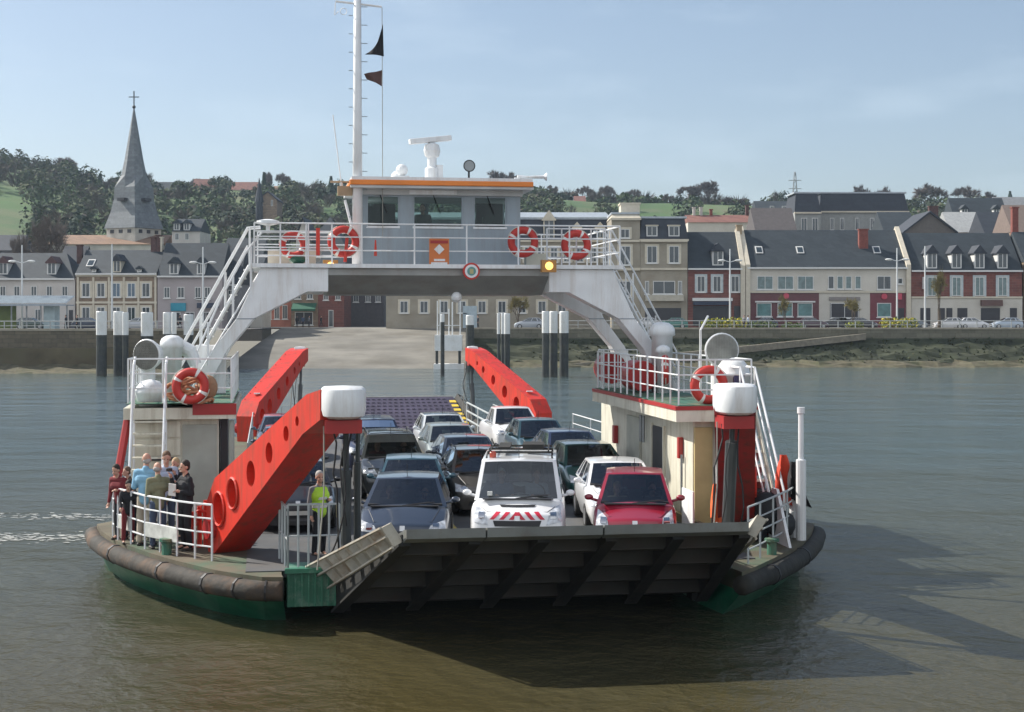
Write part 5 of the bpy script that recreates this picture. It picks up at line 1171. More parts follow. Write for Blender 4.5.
# --- ventilators, floodlights, domes on platforms
def P_(px, py, Y): return ft(px, Y, py)
def disc_vent(px, py, Y, r_, tilt, col):   # searchlight-like round grille with collar
    c = P_(px, py, Y); mb = MB(); f = MB()
    mb.x = Matrix.Translation(c) @ Matrix.Rotation(tilt, 4, 'Z'); mb.lathe([(r_*.3,.45),(r_*.75,.3),(r_,.05),(r_,0),(r_*.95,-.02)], axis='y', n=28); o = part(mb, 'round_ventilator', WHITE)
    f.x = Matrix.Translation(c) @ Matrix.Rotation(tilt, 4, 'Z'); f.lathe([(r_*.92,-.035),(r_*.92,-.022)], axis='y', n=28)
    for i in range(-5, 6): hh = math.sqrt(max(.01, 1-(i/6)**2))*r_*.92; f.tube([(i/6*r_*.92,-.045,-hh),(i/6*r_*.92,-.045,hh)], .008, 3).tube([(-hh,-.05,i/6*r_*.92),(hh,-.05,i/6*r_*.92)], .008, 3)
    f.build('grille', col, o)
    MB().tube([(c[0],c[1]+.25,c[2]-r_*.5),(c[0],c[1]+.25,ZP)], .2, 14).build('vent_trunk', WHITE, o)
MESH = mat('vent_mesh', (.20,.20,.18), .7, var=.2, vscale=6)
disc_vent(146.5,355,37.5,.40,R(-30),MESH)
disc_vent(722,350,36.5,.42,R(-5),mat('vent_mesh_light', (.27,.28,.26), .7, var=.2, vscale=6))
def dome_vent(px, ytop, Y, r_, label=None):
    a = ft(px, Y); zt = Z(ytop, Y); mb = MB().lathe([(r_*.8,ZP),(r_*.8,zt-r_*1.1),(r_,zt-r_),(r_*.98,zt-r_*.6),(r_*.85,zt-r_*.3),(r_*.5,zt-r_*.06),(r_*.05,zt)], c=(a[0],a[1],0), n=20)
    return part(mb, 'domed_ventilator', WHITE, smooth=True)
dome_vent(172,335,38.5,.31); dome_vent(662,322,41,.36); dome_vent(663,345,40.5,.2)
a = ft(186,39); part(MB().tube([(a[0]-.3,a[1],ZP+1.35),(a[0]+.1,a[1],ZP+1.15),(a[0]+.25,a[1],ZP+.8)], [.2,.2,.16], 14), 'ventilator_cowl', WHITE)
# white canisters (left) and capstan dome (right)
c = P_(150.5,393,36.4); mb = MB().lathe([(.12,-.4),(.30,-.28),(.36,-.05),(.38,0),(.38,.04),(.34,.14),(.22,.28),(.04,.33)], c=c, n=22); part(mb, 'white_dome_lamp', WHITE, smooth=True); part(MB().tube([(c[0],c[1],c[2]-.35),(c[0],c[1],ZP)], .12, 10), 'lamp_pedestal', WHITE)
c = P_(733,375,35.8); mb = MB().lathe([(.38,-.35),(.40,-.05),(.47,0),(.47,.03),(.40,.06),(.38,.18),(.26,.34),(.05,.40)], c=c, n=22); o = part(mb, 'white_dome_lamp', WHITE, smooth=True); part(MB().box(c[0]-.12,c[0]+.12,c[1]-.5,c[1]-.38,c[2]-.2,c[2]+.02), 'lamp_lens', mat('purple_lens', (.03,.02,.08), .2)); part(MB().tube([(c[0],c[1],c[2]-.33),(c[0],c[1],ZP)], .2, 10), 'lamp_pedestal', WHITE)
# red drums and hose reel on the right platform
a = ft(640,40.8); dr = part(MB().lathe([(.40,-.55),(.42,-.5),(.42,.5),(.40,.55)], c=(a[0],a[1]+.2,ZP+.45), axis='y', n=20), 'red_drum', DKRED)
a = ft(610,44); part(MB().lathe([(.45,-.2),(.45,.2)], c=(a[0],a[1],ZP+.55), axis='y', n=20), 'hose_reel', DKRED)
a = ft(594,44.5,345); rails([(4.45,14.2,ZP),(4.45,14.9,ZP),(5.6,14.9,ZP)], 1.1, 3, 'platform_railing', gap=.3, r_=.015, pr=.018)
# tall white bent davit pole by right platform
part(MB().tube([ft(700.5,36.6,412), ft(700.5,36.6,330), ft(708,36.8,316)], .03, 6), 'davit', WHITE)
a = ft(775,33.5); part(MB().box(a[0]-.5,a[0]+.1,a[1],a[1]+.5,DZ,2.0), 'deck_locker', BLACK, bevel=.03)
# cloths, tarps on right bow (hang there: own things)
def cloth(name, label, cat, px, py, Y, w_, h_, m_, seed, grp=None):
    random.seed(seed); c = ft(px, Y, py); ph = random.random()*6
    def P(u, v): return ((u-.5)*w_*(.10+.90*v**.8)+.12*v*v+.05*math.sin(7*u+ph), .12*math.sin(u*11+v*3+ph)*(.3+v)+.02, -h_*v*(1-.15*math.sin(3*u+ph)))
    mb = MB().grid(P, 12, 10); mb.grid(lambda u, v: tuple(Vector(P(u, v))+Vector((0,.025,0))), 12, 10, flip=True)
    o = mb.build(name, m_, None, smooth=True); o.location = fw(*c); o.rotation_euler = (0,0,FR); tag(o, label, cat, grp); return o
cloth('folded_flag', 'bright orange-red cloth hanging furled beside the right bow stairs', 'flag', 783,455,33.2,.75,1.1,mat('flag_red', (.60,.06,.025), .8),3)
cloth('folded_flag', 'black cloth hanging furled beside the orange-red one at the right bow', 'flag', 793,462,33.0,.6,.9,mat('flag_black', (.012,.012,.015), .8),4)
a = fw(*ft(766,32.6), DZ); t = tag(MB().ball((0,0,.62), .42, 12, 8, sc=(.9,.7,1.1)).ball((.35,.1,.35), .4, 10, 7, sc=(.8,.8,.8)).ball((-.25,0,.3), .35, 10, 7, sc=(.9,.8,.9)).build('tarpaulin', mat('tarp_black', (.015,.017,.02), .75, bump=.6, bscale=6), None, smooth=True), 'dark tarpaulin bundle below the right bow stairs', 'tarpaulin'); t.location = a
# orange jackets hung by the right arm
cloth('life_vest', 'orange life vest hanging between the white screen and the right red arm', 'life vest', 716,484,32.6,.45,.75,mat('vest_orange', (.75,.13,.03), .7),9)
# flags on the halyard
mk = bpy.data.materials
def pennant(label, pts, m_):
    mb = MB(); n_ = 6
    tri = [Vector(ft(px, 40.98, py)) for px, py in pts]
    o0 = tri[0]
    def P(u, v): q = (tri[0].lerp(tri[1], v)).lerp(tri[2].lerp(tri[3], v), u); return q-o0+Vector((0,.06*math.sin(u*6+v*2),0))
    mb.grid(P, 8, 6); mb.grid(lambda u, v: Vector(P(u, v))+Vector((0,.015,0)), 8, 6, flip=True)
    mb.v = [tuple(v) for v in mb.v]; o = mb.build('pennant', m_, None, smooth=True); o.location = fw(*o0); o.rotation_euler = (0,0,FR); tag(o, label, 'flag', 'flags on the mast halyard')
pennant('upper black flag drooping from the mast halyard', [(383,24),(384,56),(376,48),(365,54)], mat('flag_black', (.012,.012,.015), .8))
pennant('lower dark brown pennant on the mast halyard', [(382,70),(382,86),(364,74),(367,79)], mat('flag_brown', (.09,.05,.045), .8))

# lifebuoys
def lifebuoy(px, py, Y, label, rx=0, rz=0, r_=.33, tfac=.245):
    t = MB().torus((0,0,0), r_*.78, r_*tfac, 'y', 32, 10, lambda i: 1 if (i+3) % 8 < 1 else 0).build('lifebuoy', [BUOYR, BUOYW], None, smooth=True, weld=True)
    t.location = fw(*ft(px, Y, py)); t.rotation_euler = (0, rx, FR+rz); tag(t, label, 'lifebuoy', 'red and white lifebuoys'); 
    mb = MB(); 
    for i in range(4):
        a0 = math.pi/2*i+.4; pts = [(r_*1.05*math.cos(a0+k*.2), -.02, r_*1.05*math.sin(a0+k*.2)-.0) for k in range(6)]; mb.tube(pts, .012, 4)
    build_each(mb, 'grab_line', mat('line_white', (.6,.58,.5), .9), t); return t
lifebuoy(293,245,40.3,'lifebuoy furthest left on the bridge railing',r_=.36)
lifebuoy(343.5,241.5,40.4,'lifebuoy on the bridge railing beside the white mast',r_=.42)
lifebuoy(523,242,41.3,'lifebuoy on the bridge railing right of the wheelhouse',r_=.42)
lifebuoy(576,245,42.3,'rightmost lifebuoy on the bridge railing',r_=.42)
lifebuoy(190.5,386,35.2,'lifebuoy on the left side platform above the coiled rope',r_=.42)
lifebuoy(709,385,35.2,'lifebuoy on the right side platform beside the white arm cap',r_=.45)
lifebuoy(665,371,39.6,'edge-on lifebuoy by the white domed ventilator on the right',rz=R(75),r_=.42)
# hanging orange rope pieces / red gear near bridge left
part(MB().box(*(lambda a: (a[0]-.05,a[0]+.05,12.7,12.8))(ft(317.5,40.4)), Z(256,40.4), Z(229,40.4)), 'extinguisher', REDP)
part(MB().tube([ft(345,40.3,262), ft(347,40.3,238)], .05, 6), 'red_strap', REDP)
part(MB().tube([ft(375.5,40.8,256), ft(375.5,40.8,240)], [.05,.02], 6), 'red_strap', REDP)
# coiled mooring rope
mb = MB(); c = ft(205,36)
random.seed(11)
for k in range(9):
    a0 = random.random()*6; rr = random.uniform(.16,.34); cx_, cy_ = random.uniform(-.45,.25), random.uniform(-.1,.15)
    pts = [(cx_+rr*math.cos(a0+i*.5), cy_+rr*.7*math.sin(a0+i*.5), .04+.06*k+.05*math.sin(i*1.3+k)) for i in range(13)]; mb.tube(pts, .035, 6)
o = mb.build('mooring_rope', ROPEM, None, smooth=True); o.location = fw(c[0]-.25, c[1]-.55+.2, ZP+.02); o.rotation_euler = (0,0,FR); tag(o, 'orange-brown mooring rope heaped under the lifebuoy on the left platform', 'rope')
c = ft(208,35.8); o = MB().ball((0,0,.35), .3, 9, 7, sc=(.8,.6,1.0)).build('canvas_bag', mat('canvas_brown', (.33,.19,.11), .9, bump=.8, bscale=7), None, smooth=True); o.location = fw(c[0],c[1]-.1,ZP+.02); tag(o, 'rust brown canvas bag standing beside the heaped rope on the left platform', 'bag')
# ================================================================ CARS
CG = glass_mat('car_glass', .30, .05); CGS = glass_mat('car_side_glass', .22, .08)
TYRE = mat('tyre', (.018,.018,.018), .8); RIM = mat('alloy_rim', (.35,.36,.37), .35, metal=.7)
BLK = mat('car_black_plastic', (.018,.018,.02), .5); INT = mat('car_interior', (.03,.03,.032), .8)
HL = mat('headlight_glass', (.55,.58,.62), .12, spec=.9, var=.5, vscale=9); PLATE = mat('number_plate', (.7,.7,.66), .5); CHROME = mat('chrome', (.6,.6,.6), .15, metal=1)
def paint(name, c, metal=.0): return mat('car_paint_'+name, c, .28, metal=metal, var=.04, coat=.8)
def crom(P, n):
    out = []
    for i in range(len(P)-1):
        p0, p1, p2, p3 = P[max(i-1,0)], P[i], P[i+1], P[min(i+2,len(P)-1)]
        for k in range(n):
            t = k/n; out.append(tuple(.5*((2*b)+(-a+c)*t+(2*a-5*b+4*c-d)*t*t+(-a+3*b-3*c+d)*t**3) for a, b, c, d in zip(p0,p1,p2,p3)))
    out.append(P[-1]); return out
def make_car(name, label, cat, col, Wd=1.78, L=4.1, H=1.47, zn=.74, zc=.98, a1=.95, a2=1.85, a3=3.35, a4=3.95, belt=1.0, van=False, roofc=None, rack=False, sunroof=False, grp='cars queued on the ferry deck', light='round'):
    t = thing(name, label, cat, (0,0,0), 0, grp); hw = Wd/2
    st = [(0,.80*hw,.50),(.03,.88*hw,.60),(.10,.93*hw,zn-.05),(.28,.97*hw,zn+.02),(.6,hw,(zn+zc)/2+.01),(a1,hw,zc),(a1+.5,hw,zc+.0),(2.2,hw,belt-.01),(L-1.0,hw*.995,belt),(L-.35,.97*hw,belt-.02),(L-.06,.93*hw,belt-.12),(L,.88*hw,.6)]
    st = crom(st, 3)
    sec = [(0,.18),(.88,.18),(.955,.30),(1.0,.48),(1.0,.62),(.985,.80),(.95,.90),(.87,.965),(.7,.992),(.45,1.015),(.2,1.03),(0,1.035)]
    def pt(i, j, sg):
        a, w_, zt = st[i]; fx, fz = sec[j]
        z = fz if j < 2 else (.18+(zt-.18)*((fz-.18)/.82 if fz > .18 else 0))
        if j >= 2: z = .18+(zt-.18)*fz if fz > .5 else .18+(zt-.18)*fz*.9
        bow = .16*(fx*w_/hw)**2.4*max(0, 1-a/1.2) if a < 1.2 else (-.12*(fx*w_/hw)**2.4*max(0, (a-(L-1))/1.0) if a > L-1 else 0)
        return (sg*fx*w_, a+bow, z)
    mb = MB(); m_ = len(sec); n_ = len(st)
    ringv = []
    for i in range(n_): ringv += [pt(i, j, 1) for j in range(m_)]+[pt(i, j, -1) for j in range(m_-2, 0, -1)]
    k = 2*m_-2
    mb.add(ringv, [(i*k+j, i*k+(j+1) % k, (i+1)*k+(j+1) % k, (i+1)*k+j) for i in range(n_-1) for j in range(k)]+[tuple(range(k)), tuple(range((n_-1)*k, n_*k))])
    bm = bmesh.new(); vv = [bm.verts.new(v) for v in mb.v]; [bm.faces.new([vv[i] for i in f]) for f in mb.f]; bm.normal_update(); bvh = BVHTree.FromBMesh(bm); bm.free()
    # greenhouse
    xb, xs = .93*hw, .70*hw if not van else .80*hw
    ym = (a2+a3)/2
    def Rz(x, y): return H-.055*(x/hw)**2-.028*((y-ym)/(a3-a2))**2*4*.5
    bf = lambda x: a1-.02+.17*(x/xb)**2; tf = lambda x: a2+.10*(x/xs)**2
    br = lambda x: a4-.14*(x/xb)**2; tr = lambda x: a3-.07*(x/xs)**2
    zb = lambda y: (zc if y < a1+.5 else belt)-.03
    gl = []
    def panel(B, T, us, vs_, isg, bulge=0.0, glm=None, nm='windshield'):
        """ruled panel B(u) bottom, T(u) top; cells listed by isg are glass"""
        fr, gs = MB(), MB()
        def P(u, v): b_, t_ = Vector(B(u)), Vector(T(u)); p = b_.lerp(t_, v); return p
        for i in range(len(us)-1):
            for j in range(len(vs_)-1):
                q = [P(us[i],vs_[j]), P(us[i+1],vs_[j]), P(us[i+1],vs_[j+1]), P(us[i],vs_[j+1])]
                (gs if isg(i, j) else fr).add(q, [(0,1,2,3)])
        return fr, gs
    U = [0,.05]+[.05+.9*i/8 for i in range(1,8)]+[.95,1]
    V = [0,.04,.35,.65,.95,1]
    fr1, ws = panel(lambda u: ((2*u-1)*xb, bf((2*u-1)*xb), zb(a1)), lambda u: ((2*u-1)*xs, tf((2*u-1)*xs), Rz((2*u-1)*xs, tf((2*u-1)*xs))), U, V, lambda i, j: 0 < i < len(U)-2 and 0 < j < len(V)-2)
    fr2, rw = panel(lambda u: ((2*u-1)*xb, br((2*u-1)*xb), zb(a4)), lambda u: ((2*u-1)*xs, tr((2*u-1)*xs), Rz((2*u-1)*xs, tr((2*u-1)*xs))), U, V, lambda i, j: 1 < i < len(U)-3 and 0 < j < len(V)-2)
    for f_ in (ws, rw): pass
    y0b, y1b, y0t, y1t = bf(xb), br(xb), tf(xs), tr(xs)
    SU = [0,.05,.13,.40,.44,.72,.78,.95,1]
    glc = (2,4) if van else (2,4,6)
    sides = []
    for sg in (-1, 1):
        fr3, sw = panel(lambda u: (sg*xb, y0b+(y1b-y0b)*u, zb(9)), lambda u: (sg*xs, y0t+(y1t-y0t)*u, Rz(xs, y0t+(y1t-y0t)*u)), SU, [0,.08,.5,.9,1], lambda i, j: i in glc+((1,) if not van else ()) and 0 < j < 3)
        sides.append(sw); fr1.add(fr3.v, fr3.f)
    fr1.add(fr2.v, fr2.f)
    rg = MB().grid(lambda u, v: (lambda x: (x, tf(x)+(tr(x)-tf(x))*v, Rz(x, tf(x)+(tr(x)-tf(x))*v)))((2*u-1)*xs), 10, 8)
    body = mb.add(fr1.v, fr1.f); 
    if roofc is None: body.add(rg.v, rg.f)
    bo = body.build('body', col, t, smooth=True, weld=True)
    es = bo.modifiers.new('edge', 'EDGE_SPLIT'); es.split_angle = R(38)
    if roofc is not None: rg.build('roof', roofc, t, smooth=True)
    ws.build('windshield', CG, t, smooth=True); rw.build('rear_window', CGS, t, smooth=True)
    for sw in sides: sw.build('side_window', CGS, t)
    # interior: dashboard, seats
    MB().box(-xb*.88, xb*.88, a1+.16, a1+.6, zc-.05, zc+.035).build('dashboard', INT, t)
    mb = MB().box(-xb*.9,xb*.9,a1+.6,a4-.3,zc+.0,zc+.03)
    for x_ in (-.36,.36):
        for y_ in (a2+.35,a2+1.15): mb.box(x_-.22,x_+.22,y_,y_+.12,.8,min(1.16,H-.28)).box(x_-.11,x_+.11,y_+.02,y_+.1,min(1.16,H-.28),H-.16)
    mb.build('seats', INT, t, bevel=.02)
    MB().box(-.12,.12,tf(0)+.02,tf(0)+.05,H-.16,H-.08).build('rear_view_mirror', BLK, t)
    mb = MB(); mb.torus((-.0,0,0), .17, .015, 'y', 18, 5); mb.x = Matrix.Translation((.36*1, a1+.62, zc+.05)); w2 = MB(); w2.x = Matrix.Translation((.36, a1+.62, zc+.06)) @ Matrix.Rotation(R(-20), 4, 'X'); w2.torus((0,0,0), .17, .015, 'y', 18, 5); w2.build('steering_wheel', BLK, t)
    # decals by projection onto the nose
    def decal(nm, c4, m__, n1=8, n2=4, off=.012, parent=None, dirv=(0,1,0)):
        d = MB(); vs = []; D_ = Vector(dirv).normalized()
        for j in range(n2+1):
            for i in range(n1+1):
                u, v = i/n1, j/n2; a, b_, c_, e_ = [Vector((p[0],0,p[1])) for p in c4]
                p = a.lerp(b_, u).lerp(e_.lerp(c_, u), v); o_ = p-D_*2
                h_ = bvh.ray_cast(o_, D_); 
                if h_[0] is None: h_ = bvh.find_nearest(p)
                nn = h_[1] if h_[1].dot(D_) < 0 else -h_[1]; vs.append(tuple(h_[0]+nn*off))
        d.add(vs, [(j*(n1+1)+i, j*(n1+1)+i+1, (j+1)*(n1+1)+i+1, (j+1)*(n1+1)+i) for j in range(n2) for i in range(n1)])
        return d.build(nm, m__, parent or t, smooth=True)
    zz = zn
    for sg in (-1, 1):
        if light == 'tall': q = [(sg*.60*hw,zz-.22),(sg*.92*hw,zz-.16),(sg*.88*hw,zz+.12),(sg*.66*hw,zz+.0)]
        else: q = [(sg*.52*hw,zz-.16),(sg*.92*hw,zz-.14),(sg*.90*hw,zz+.03),(sg*.60*hw,zz-.04)]
        hl = decal('headlight', q, HL)
        c = Vector(((q[0][0]+q[2][0])/2, 0, (q[0][1]+q[2][1])/2)); decal('reflector', [(c.x-.06,c.z-.05),(c.x+.06,c.z-.05),(c.x+.06,c.z+.05),(c.x-.06,c.z+.05)], CHROME, 3, 3, .02, hl)
    g_ = decal('grille', [(-.46*hw,zz-.24),(.46*hw,zz-.24),(.5*hw,zz-.13),(-.5*hw,zz-.13)], BLK); decal('badge', [(-.05,zz-.13),(.05,zz-.13),(.05,zz-.04),(-.05,zz-.04)], CHROME, 2, 2, .025, t)
    decal('lower_grille', [(-.6*hw,.27),(.6*hw,.27),(.55*hw,.38),(-.55*hw,.38)], BLK); decal('number_plate', [(-.26,.40),(.26,.40),(.26,.50),(-.26,.50)], PLATE, 2, 2, .02)
    # bonnet shut line, wipers
    pts = []
    for sg in (-1, 1):
        l_ = []
        for q in range(7):
            y_ = .30+(a1-.12-.30)*q/6; x_ = sg*(.62+.16*q/6)*hw; h_ = bvh.ray_cast(Vector((x_, y_, 3)), Vector((0,0,-1)))
            if h_[0] is not None: l_.append(h_[0]+Vector((0,0,.003)))
        pts += l_[::-1] if sg < 0 else l_
    if len(pts) > 3: MB().tube(pts, .007, 4).build('bonnet_seam', BLK, t)
    mb = MB()
    for sg in (-1, 1): mb.tube([(sg*.05,bf(0)-.02,zc+.02),(sg*.05+.55,bf(.5)+.05,zc+.075)], .012, 4)
    mb.build('wiper', BLK, t)
    MB().box(-xb*.8,xb*.8,a1-.1,a1+.02,zc-.0,zc+.022).build('cowl', BLK, t)
    for sg in (-1, 1):
        mo = MB().ball((sg*(hw+.10),a1+.48,zc+.08), .085, 10, 6, sc=(1.1,.7,.75)).tube([(sg*(hw-.1),a1+.5,zc+.0),(sg*(hw+.06),a1+.48,zc+.05)], .03, 5).build('wing_mirror', col, t, smooth=True)
    for sg in (-1, 1):
        for y_ in (.78, L-.82):
            wh_ = MB().lathe([(.2,-.1),(.29,-.1),(.31,-.06),(.31,.06),(.29,.1),(.2,.1)], axis='x', c=(sg*(hw-.09),y_,.31), n=20).build('wheel', TYRE, t)
            MB().lathe([(.05,.105),(.19,.1),(.19,-.1),(.05,-.105)], axis='x', c=(sg*(hw-.09),y_,.31), n=16).build('rim', RIM, wh_)
            MB().lathe([(.37,-.02),(.37,.014)], axis='x', c=(sg*(hw-.012),y_,.33), n=20).build('wheel_arch', BLK, t) if False else None
    if sunroof: MB().grid(lambda u, v: (lambda x, y: (x, y, Rz(x, y)+.012))((2*u-1)*xs*.85, a2+.25+.8*v), 6, 4).build('sunroof', mat('sunroof_glass', (.02,.025,.04), .05), t)
    mb = MB()
    if rack:
        for sg in (-1, 1): mb.tube([(sg*xs*.95,a2+.2,Rz(xs,a2+.2)+.02),(sg*xs*.95,a2+.35,H+.03),(sg*xs*.95,a3-.35,H+.03),(sg*xs*.95,a3-.2,Rz(xs,a3-.2))], .018, 5)
        mb.build('roof_rails', BLK, t)
    MB().tube([(0,a2+.15,H-.01),(0,a2-.02,H+.28)], .006, 4).build('aerial', BLK, t)
    t['_decal'] = 0; del t['_decal']
    return t, decal, dict(hw=hw, a1=a1, a2=a2, zc=zc, H=H, xs=xs, Rz=Rz, tf=tf, a3=a3, zn=zn)
def put(t, px, Y, ds=0, rz=0):
    rz = R(rz)
    s, t_ = ft(px, Y); t.location = fw(s+ds, t_, DZ+.025); t.rotation_euler = (0,0,FR+rz); return (s+ds, t_)
CARPOS = {}
def car(key, px, Y, name, label, cat, yaw=0, **k):
    t, dec, inf = make_car(name, label, cat, **k); p = put(t, px, Y, 0, yaw); CARPOS[key] = (t, inf, dec); return t
car('A1', 402, 29.3, 'hatchback_car', 'slate blue hatchback at the front left behind the raised ramp', 'car', col=paint('slate', (.032,.045,.07), .3), zn=.78, zc=1.02, H=1.52, Wd=1.84, a1=1.0, a2=1.95, yaw=-8)
car('A2', 412, 34.4, 'saloon_car', 'teal blue car directly behind the front slate blue hatchback', 'car', col=paint('teal', (.035,.09,.12), .3), H=1.45, Wd=1.76, L=4.3, a4=4.15, yaw=-5)
car('A3', 396, 39.6, 'estate_car', 'dark grey estate with a sunroof and two people behind its windscreen', 'car', col=paint('greygreen', (.05,.055,.055), .3), H=1.66, zn=.85, zc=1.06, belt=1.05, Wd=1.84, L=4.5, a2=1.7, a3=3.9, a4=4.4, sunroof=True, rack=True)
car('A4', 378, 45.2, 'people_carrier', 'dark violet blue people carrier at the back of the left lane', 'car', col=paint('violet', (.035,.04,.075), .3), H=1.68, zn=.88, zc=1.05, belt=1.05, Wd=1.85, L=4.6, a2=1.7, a3=4.0, a4=4.5)
car('B4', 490, 36.4, 'estate_car', 'dark bronze estate half hidden right behind the white van', 'car', col=paint('bronze', (.07,.065,.06), .3), H=1.5, Wd=1.76, rack=True)
car('B3', 476, 41.0, 'saloon_car', 'dark blue grey saloon in the middle lane, third from the far ramp', 'car', col=paint('nightgrey', (.045,.06,.085), .3), H=1.45, L=4.2, a4=4.1)
car('B2', 458, 45.6, 'saloon_car', 'pale silver green saloon in the middle lane, second from the far ramp', 'car', col=paint('silvergreen', (.30,.34,.33), .3), H=1.46, L=4.2, a4=4.1)
car('B1', 449, 50.2, 'hatchback_car', 'white hatchback with dark roof glass nearest the far ramp, middle lane', 'car', col=paint('offwhite', (.60,.63,.65)), H=1.5, roofc=mat('dark_roof', (.03,.04,.06), .2, coat=.6))
car('C1', 635, 29.6, 'compact_car', 'bright red compact car at the front right of the deck', 'car', col=paint('red', (.25,.010,.028), .0), H=1.62, Wd=1.68, L=3.6, zn=.84, zc=1.06, belt=1.02, a1=.75, a2=1.65, a3=2.95, a4=3.5, light='tall', yaw=-13.5)
car('C2', 628, 33.5, 'hatchback_car', 'white car directly behind the bright red compact', 'car', col=paint('white', (.70,.71,.72)), H=1.46, L=3.9, a3=3.2, a4=3.75, yaw=-6)
car('C3', 604, 38.4, 'hatchback_car', 'dark green hatchback in the right lane behind the white car', 'car', col=paint('green', (.018,.075,.07), .2), H=1.47, roofc=mat('dark_roof_green', (.02,.03,.035), .2, coat=.6))
car('C4', 583, 42.9, 'saloon_car', 'navy blue saloon in the right lane behind the dark green hatchback', 'car', col=paint('navy', (.025,.04,.09), .3), H=1.46, L=4.3, a4=4.15)
car('C5', 549, 47.4, 'hatchback_car', 'dark turquoise hatchback left of the navy saloon towards the far ramp', 'car', col=paint('petrol', (.025,.07,.085), .3), H=1.5)
car('C6', 521, 52.2, 'pickup_van', 'white double-cab pickup nearest the far ramp in the right lane', 'pickup', col=paint('pickupwhite', (.68,.68,.68)), H=1.62, zn=.9, zc=1.08, belt=1.05, L=4.7, Wd=1.8, a3=2.9, a4=3.2)
for i, (px_, Y_, lb, c) in enumerate(((298,33.6,'black saloon half hidden behind the near left red arm','black'),(291,39,'dark grey car in the lane between the two left red arms','dgrey'),(286,44.6,'dark blue car with glinting windscreen behind the left arm','dblue'),(282,50,'steel blue car furthest back behind the left arm','sblue'))):
    car('L%d' % i, px_, Y_, 'saloon_car', lb, 'car', col=paint(c, {'black':(.015,.015,.018),'dgrey':(.06,.065,.07),'dblue':(.03,.05,.10),'sblue':(.08,.11,.15)}[c], .2), H=1.46, Wd=1.72)
# the white van
van, vdec, vi = make_car('delivery_van', 'white van with red chevron stripes on its nose at the front centre', 'van', paint('vanwhite', (.72,.73,.74)), Wd=1.9, L=4.3, H=1.96, zn=.98, zc=1.20, a1=.72, a2=1.32, a3=4.0, a4=4.15, belt=1.2, van=True, grp='cars queued on the ferry deck', light='tall')
put(van, 517, 29.3, 0, -11)
CHV = mat('chevron_red', (.55,.02,.05), .4)
zc0 = .90
for i, x_ in enumerate((-.50,-.31,-.12)):
    for sg in (-1, 1):
        x2 = x_*sg; s_ = -sg; a_ = [(x2-.045,zc0-.03),(x2+.045,zc0-.03),(x2+.045+sg*.13,zc0+.10),(x2-.045+sg*.13,zc0+.10)]
        vdec('chevron', a_, CHV, 3, 3, .014)
vdec('vent_strip', [(-.33,1.07),(.33,1.07),(.36,1.10),(-.36,1.10)], BLK, 6, 2, .014)
mb = MB(); H_ = vi['H']
for y_ in (1.75,2.5,3.3): mb.tube([(-.68,y_,H_-.04),(-.66,y_,H_+.09),(.66,y_,H_+.09),(.68,y_,H_-.04)], .022, 5)
for x_ in (-.6,.6): mb.tube([(x_,1.7,H_+.12),(x_,3.4,H_+.12)], .018, 5)
mb.box(.05,.5,2.3,3.1,H_+.1,H_+.2).box(-.45,-.2,2.0,3.2,H_+.12,H_+.17); mb.build('roof_rack', DSTEEL, van)
MB().lathe([(.07,H_-.02),(.07,H_+.08),(.05,H_+.11)], c=(-.55,1.75,0), n=12).build('beacon', mat('beacon_red', (.45,.08,.05), .3), van)
MB().box(-.62,-.52,.80,.84,1.26,1.34).build('windscreen_sticker', PLATE, van)

# ================================================================ PEOPLE
SKIN = mat('skin', (.50,.28,.20), .6, var=.08); HAIRD = mat('hair_dark', (.025,.018,.014), .8); HAIRB = mat('hair_brown', (.12,.07,.04), .8); HAIRG = mat('hair_grey', (.33,.31,.29), .8); HAIRF = mat('hair_fair', (.38,.27,.15), .8)
SHOE = mat('shoe_leather', (.03,.025,.02), .6)
def capsule(mb, a, b_, r0, r1, n=10):
    a, b_ = Vector(a), Vector(b_); d = (b_-a); l = d.length or .001; d /= l
    pts, rs = [], []
    for k in (-1,-.8,-.4): pts.append(a+d*r0*k); rs.append(r0*math.sqrt(max(.0,1-k*k))+.002)
    pts += [a, b_]; rs += [r0, r1]
    for k in (.4,.8,1): pts.append(b_+d*r1*k); rs.append(r1*math.sqrt(max(.0,1-k*k))+.002)
    mb.tube(pts, rs, n)
def voxel(mb, name, m_, parent, vox, sm=3):
    o = mb.build(name, m_, parent, smooth=True)
    r_ = o.modifiers.new('remesh', 'REMESH'); r_.mode = 'VOXEL'; r_.voxel_size = vox; r_.use_smooth_shade = True
    s_ = o.modifiers.new('smooth', 'SMOOTH'); s_.factor = .5; s_.iterations = sm
    return o
